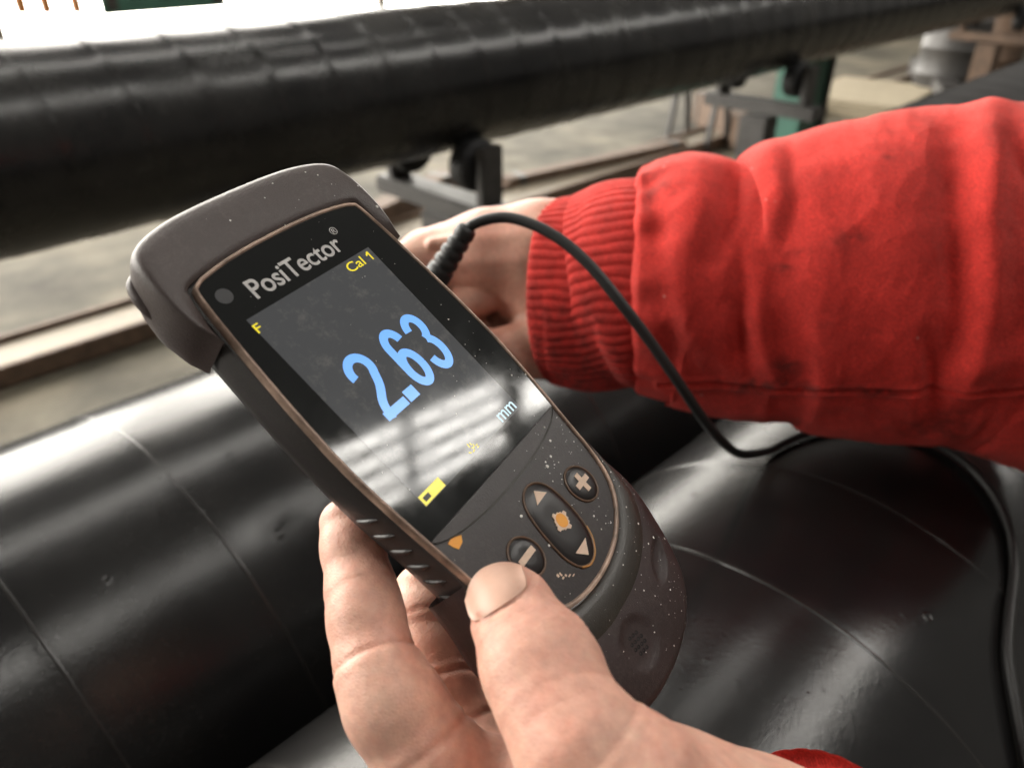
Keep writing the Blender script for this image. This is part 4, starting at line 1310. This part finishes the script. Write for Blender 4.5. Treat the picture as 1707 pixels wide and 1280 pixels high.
def near_cuff_disp(t, th, px):
    return 0.22 * np.abs(np.sin(th * n_rib / 2)) ** 0.7 + 0.6 * np.sin(5 * t + 2 * th)
# axis of the wrist in pixels; cuff starts where red shows at the bottom edge
def oriented_tube(name, nodes, nth, ns_, disp, mat, parent, ploc):
    pts = np.array([camc(a_, b_, c_) for a_, b_, c_, _ in nodes]); rad = np.array([n_[3] for n_ in nodes])
    sp = smooth_path(np.column_stack([pts]), ns_)
    t = np.linspace(0, 1, ns_)
    tk = np.r_[0, np.cumsum(np.linalg.norm(np.diff(pts, axis=0), axis=1))]; tk /= tk[-1]
    rr = np.interp(t, tk, rad)
    Vt, Fq = tube(sp, 1.0, nth, False)
    Vt = np.array(Vt).reshape(ns_, nth, 3)
    th = np.linspace(0, 2 * math.pi, nth, endpoint=False)
    dd = disp(t[:, None] * np.ones(nth), th[None, :] * np.ones((ns_, 1)), None)
    Vt = sp[:, None, :] + (Vt - sp[:, None, :]) * (rr[:, None] + dd)[..., None]
    return mesh_obj(name, to_world(Vt.reshape(-1, 3)) - ploc, Fq, mat, parent)
sl1 = oriented_tube("sleeve", [(1290, 1530, .1352, 25.5), (1296, 1535, .1354, 29.5), (1328, 1560, .1370, 30.6), (1430, 1662, .143, 33), (1570, 1768, .150, 37)], 240, 60, near_cuff_disp, M['knit'], person1, person1_loc)

# ---- far arm: sleeve, ribbed cuff and the hand pressing the probe
person2_loc = P(1720, 480, .31)
person2 = empty("person", person2_loc, "worker's red work sleeve and bare fist reaching in from the right", "person")

def seg_dist(px, pts):
    """distance and parameter (0..1) from pixels to a polyline, plus signed side"""
    pts = np.asarray(pts, float)
    best = np.full(px.shape[:2], 1e9); par = np.zeros(px.shape[:2]); side = np.zeros(px.shape[:2])
    L_ = np.linalg.norm(np.diff(pts, axis=0), axis=1); tot = L_.sum(); acc = 0
    for i in range(len(pts) - 1):
        ab = pts[i + 1] - pts[i]
        q = px - pts[i]
        t = np.clip((q @ ab) / (ab @ ab), 0, 1)
        r_ = q - t[..., None] * ab
        d = np.sqrt((r_ ** 2).sum(-1))
        mk = d < best
        best = np.where(mk, d, best); par = np.where(mk, (acc + t * L_[i]) / tot, par)
        side = np.where(mk, np.sign(ab[0] * q[..., 1] - ab[1] * q[..., 0]), side)
        acc += L_[i]
    return best, par, side
folds = [  # polyline, width px, amplitude mm (+ ridge), sharp side (px) for one-sided creases
    ([(1085, 300), (1100, 370), (1098, 430)], 22, -2.2),
    ([(1150, 255), (1165, 320), (1150, 400), (1125, 470)], 34, 3.2),
    ([(1232, 282), (1218, 350), (1190, 430)], 20, -4.2),
    ([(1275, 245), (1290, 330), (1262, 430), (1245, 520)], 34, 3.6),
    ([(1318, 250), (1324, 340), (1310, 400)], 16, -2.0),
    ([(1232, 420), (1240, 500), (1228, 600)], 15, -2.6),
    ([(1262, 500), (1268, 570), (1295, 640)], 18, 2.6),
    ([(1238, 545), (1248, 620)], 14, -2.2),
    ([(1400, 300), (1380, 420), (1420, 560)], 60, 2.0),
    ([(1480, 230), (1490, 380), (1470, 520)], 50, 1.2),
    ([(1585, 230), (1598, 380), (1606, 520), (1580, 640)], 34, -6.0),
    ([(1655, 190), (1640, 360), (1648, 520), (1610, 640)], 34, 5.5),
    ([(1540, 560), (1552, 620), (1560, 690)], 16, -2.8),
    ([(1580, 640), (1620, 610), (1700, 590)], 26, 2.4),
    ([(1690, 240), (1730, 320)], 20, -3.0),
    ([(1120, 560), (1160, 620), (1230, 650)], 22, -1.6),
    ([(1130, 480), (1150, 560)], 20, 1.6),
    ([(1300, 690), (1420, 700), (1540, 705)], 20, -1.6),
]
def sleeve_disp(t, th, px):
    d = np.zeros(t.shape)
    for pl, w, am in folds:
        b, pr, sd = seg_dist(px, pl)
        d += 0.95 * am * np.exp(-(b / w) ** 2) * (0.35 + 0.65 * np.sin(np.pi * np.clip(pr, 0.02, 0.98)) ** 0.6)
    # gathered into the cuff
    gather = np.exp(-(t / 0.07) ** 2)
    d += gather * (0.8 * np.sin(th * 13 + 0.6 * np.sin(th * 3)) + 0.5 * np.sin(th * 23))
    d += 0.5 * np.sin(26 * t + 3 * np.sin(2 * th)) * np.sin(3 * th + 9 * t) + 0.35 * np.sin(60 * t + 5 * th + 4 * np.sin(8 * t)) * np.sin(7 * th - 20 * t)
    # loose, irregular creasing of heavy cotton
    x_, y_ = px[..., 0], px[..., 1]
    for fr, am, ph, di in ((0.020, 1.0, 0.3, (1.0, 0.25)), (0.034, 0.7, 1.7, (0.9, -0.35)), (0.055, 0.45, 2.9, (0.75, 0.6)), (0.085, 0.28, 0.9, (1.0, -0.1)), (0.13, 0.16, 4.1, (0.8, 0.5)), (0.19, 0.10, 5.2, (0.7, -0.7))):
        u_ = fr * (di[0] * x_ + di[1] * y_) + 1.6 * np.sin(fr * 0.45 * (di[0] * y_ - di[1] * x_) + ph) + ph
        d += 0.7 * am * (1 - np.abs(np.sin(u_))) * (0.45 + 0.55 * np.sin(fr * 0.6 * (y_ + 0.5 * x_) + 3 * ph))
    # stitched seam along the underside
    b, pr, sd = seg_dist(px, [(1100, 640), (1197, 642), (1350, 650), (1505, 655), (1720, 648)])
    d += 0.9 * np.exp(-((b - 6) / 4) ** 2) - 1.3 * np.exp(-(b / 3.5) ** 2)
    # blouse edge rolls in over the cuff
    d -= 5.0 * np.clip(1 - t / 0.018, 0, 1) ** 2
    return d
rs = np.random.default_rng(3)
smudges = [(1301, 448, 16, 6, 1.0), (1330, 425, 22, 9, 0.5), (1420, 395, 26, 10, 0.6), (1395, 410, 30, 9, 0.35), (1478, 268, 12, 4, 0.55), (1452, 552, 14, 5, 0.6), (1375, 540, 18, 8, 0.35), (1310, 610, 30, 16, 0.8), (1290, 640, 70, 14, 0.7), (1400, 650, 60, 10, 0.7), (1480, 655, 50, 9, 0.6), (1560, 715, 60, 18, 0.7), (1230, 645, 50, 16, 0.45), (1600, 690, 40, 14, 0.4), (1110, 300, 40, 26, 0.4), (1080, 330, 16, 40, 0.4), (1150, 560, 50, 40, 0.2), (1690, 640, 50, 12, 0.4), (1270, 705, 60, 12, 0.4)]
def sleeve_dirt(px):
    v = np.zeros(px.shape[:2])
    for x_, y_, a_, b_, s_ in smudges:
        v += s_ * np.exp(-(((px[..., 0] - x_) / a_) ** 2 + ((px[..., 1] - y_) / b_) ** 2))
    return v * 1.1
sleeve2 = sleeve_tube([(1056, 470, 180, 0.3740, 0.92), (1085, 470, 191, 0.3727, 0.92), (1150, 470, 208, 0.3701, 0.92), (1232, 491, 208, 0.3669, 0.9), (1300, 481, 237, 0.3643, 0.9), (1400, 473, 260, 0.3604, 0.88), (1490, 468, 272, 0.3571, 0.86), (1580, 464, 278, 0.3538, 0.85), (1650, 470, 284, 0.3513, 0.84), (1720, 482, 294, 0.3493, 0.83), (1860, 500, 315, 0.3448, 0.82)],
                      420, 420, sleeve_disp, "sleeve", M['red'], person2, person2_loc, sleeve_dirt)
def cuff_disp(t, th, px):
    nr_ = 62
    wob = 0.35 * np.sin(9 * t + 2 * th) + 0.25 * np.sin(23 * t + 7 * th)
    rib = np.abs(np.sin(nr_ * th / 2 + wob)) ** 0.7
    d = 0.85 * rib - 0.4
    d += 0.9 * np.sin(7 * t + 2.3 * th) * np.sin(2 * th) + 0.5 * np.sin(14 * t - 3 * th)
    d += -1.5 * np.clip(1 - t / 0.03, 0, 1) ** 2
    return d
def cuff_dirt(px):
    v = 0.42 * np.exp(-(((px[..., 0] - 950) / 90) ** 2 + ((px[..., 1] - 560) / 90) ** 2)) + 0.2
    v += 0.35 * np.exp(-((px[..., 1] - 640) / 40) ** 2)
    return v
cuff2 = sleeve_tube([(922, 489, 150, 0.3860, 0.82), (934, 489, 154, 0.3850, 0.82), (980, 490, 161, 0.3820, 0.84), (1015, 481, 168, 0.3780, 0.86), (1050, 474, 172, 0.3740, 0.88), (1110, 470, 170, 0.3700, 0.88)],
                    552, 110, cuff_disp, "cuff", M['knit'], sleeve2, person2_loc, cuff_dirt)

def fc(px, py, d, r): return (camc(px, py, d + 0.022), r * 1.05)
f_back = [fc(1000, 425, .362, 25), fc(900, 425, .364, 25), fc(815, 425, .366, 21), fc(715, 436, .372, 16)]
f_mid0 = [fc(1000, 500, .364, 25), fc(925, 500, .366, 22), fc(880, 495, .370, 17)]
f_low = [fc(1000, 560, .362, 22), fc(915, 570, .362, 17.5), fc(860, 588, .356, 12.5), fc(800, 588, .350, 10.5), fc(745, 560, .352, 9)]
f_heel = [fc(940, 520, .378, 22), fc(850, 530, .390, 17), fc(760, 520, .392, 15)]
f_idx = [fc(705, 436, .366, 13), fc(640, 460, .362, 10.5), fc(655, 530, .365, 9), fc(715, 560, .372, 8)]
f_fing = [fc(745, 462, .372, 12), fc(700, 500, .366, 10), fc(735, 540, .364, 8.5), fc(790, 548, .370, 8)]
f_pink = [fc(850, 468, .372, 12.5), fc(800, 497, .362, 8.6), fc(765, 512, .360, 8.2), fc(745, 548, .366, 7.8)]
def far_hand(p):
    d = smin(chain_d(p, f_back, 6), chain_d(p, f_mid0, 5), 8)
    d = smin(d, chain_d(p, f_heel, 4), 5)
    d = smin(d, chain_d(p, f_low, 4), 4)
    d = smin(d, chain_d(p, f_idx, 3), 3)
    d = smin(d, chain_d(p, f_fing, 2), 1.0)
    d = smin(d, chain_d(p, f_pink, 2), 1.6)
    # tendons running from the wrist to the knuckles
    for a_, b_ in (((900, 395), (720, 405)), ((905, 430), (735, 440))):
        d = smin(d, cone_d(p, camc(a_[0], a_[1], .362), camc(b_[0], b_[1], .374), 2.0, 2.5), 3.5)
    return d
fv, ff = surface_nets(far_hand, (-90, -45, -455), (85, 125, -325), 1.7)
hand2 = hand_object("hand", fv, ff, M['skin2'], person2, person2_loc, [])

# ================================================================== probe and its cable
cab_px = [(779, 380, .303), (800, 369, .302), (840, 362, .300), (885, 373, .297), (935, 400, .294), (985, 444, .292), (1035, 505, .292), (1083, 568, .296), (1130, 636, .303), (1172, 698, .320), (1206, 738, .345), (1238, 757, .375), (1290, 750, .395), (1345, 738, .405), (1410, 727, .408), (1490, 730, .402), (1560, 750, .392), (1618, 788, .380), (1658, 838, .368), (1680, 892, .356), (1684, 955, .342), (1664, 1025, .330), (1640, 1090, .322), (1622, 1150, .318), (1600, 1260, .312), (1560, 1420, .31)]
cab = np.array([P(*c) for c in cab_px])
# rest the cable on the nearest pipe where it would sink into it
probe_base = P(690, 560, .345)
probe = empty("probe", probe_base, "thin black probe cable with ribbed strain relief arcing over the red sleeve", "probe")
path = smooth_path(cab, 260)
CR = 0.0022
for i in range(len(path)):
    for yc, zc in ((Y1, Z1), (Y2, Z2)):
        v = np.array([path[i, 1] - yc, path[i, 2] - zc]); d = np.linalg.norm(v); mn = PR + 0.0008 + CR
        if d < mn:
            v = v / d * mn; path[i, 1] = yc + v[0]; path[i, 2] = zc + v[1]
for _ in range(2):
    path[1:-1] = 0.25 * path[:-2] + 0.5 * path[1:-1] + 0.25 * path[2:]
V, Fc = tube(path, CR, 16)
cable_o = mesh_obj("cable", np.array(V) - probe_base, Fc, M['cable'], probe)
a0, a1 = P(728, 462, .312), P(781, 378, .3028)
n = 40
tt = np.linspace(0, 1, n)
pp = a0[None] * (1 - tt[:, None]) + a1[None] * tt[:, None]
prof = np.interp(tt, [0, 0.9, 0.96, 1.0], [0.0056, 0.0042, 0.0040, 0.0028])
prof = prof - 0.0006 * (np.sin(tt * 2 * math.pi * 5.5) > 0.45) * (tt > 0.12) * (tt < 0.9)
V, Fc = tube(pp, prof, 24)
mesh_obj("strain_relief", np.array(V) - probe_base, Fc, M['cable'], probe)
dirp = (a0 - a1) / np.linalg.norm(a0 - a1)
b0 = a0 + dirp * 0.002
pp = np.array([b0 + dirp * s_ for s_ in (0, 0.004, 0.012, 0.030, 0.045, 0.050)])
V, Fc = tube(pp, [0.0055, 0.0075, 0.0082, 0.0082, 0.0078, 0.0060], 24)
mesh_obj("probe_barrel", np.array(V) - probe_base, Fc, M['shell'], probe)

bpy.context.view_layer.update()
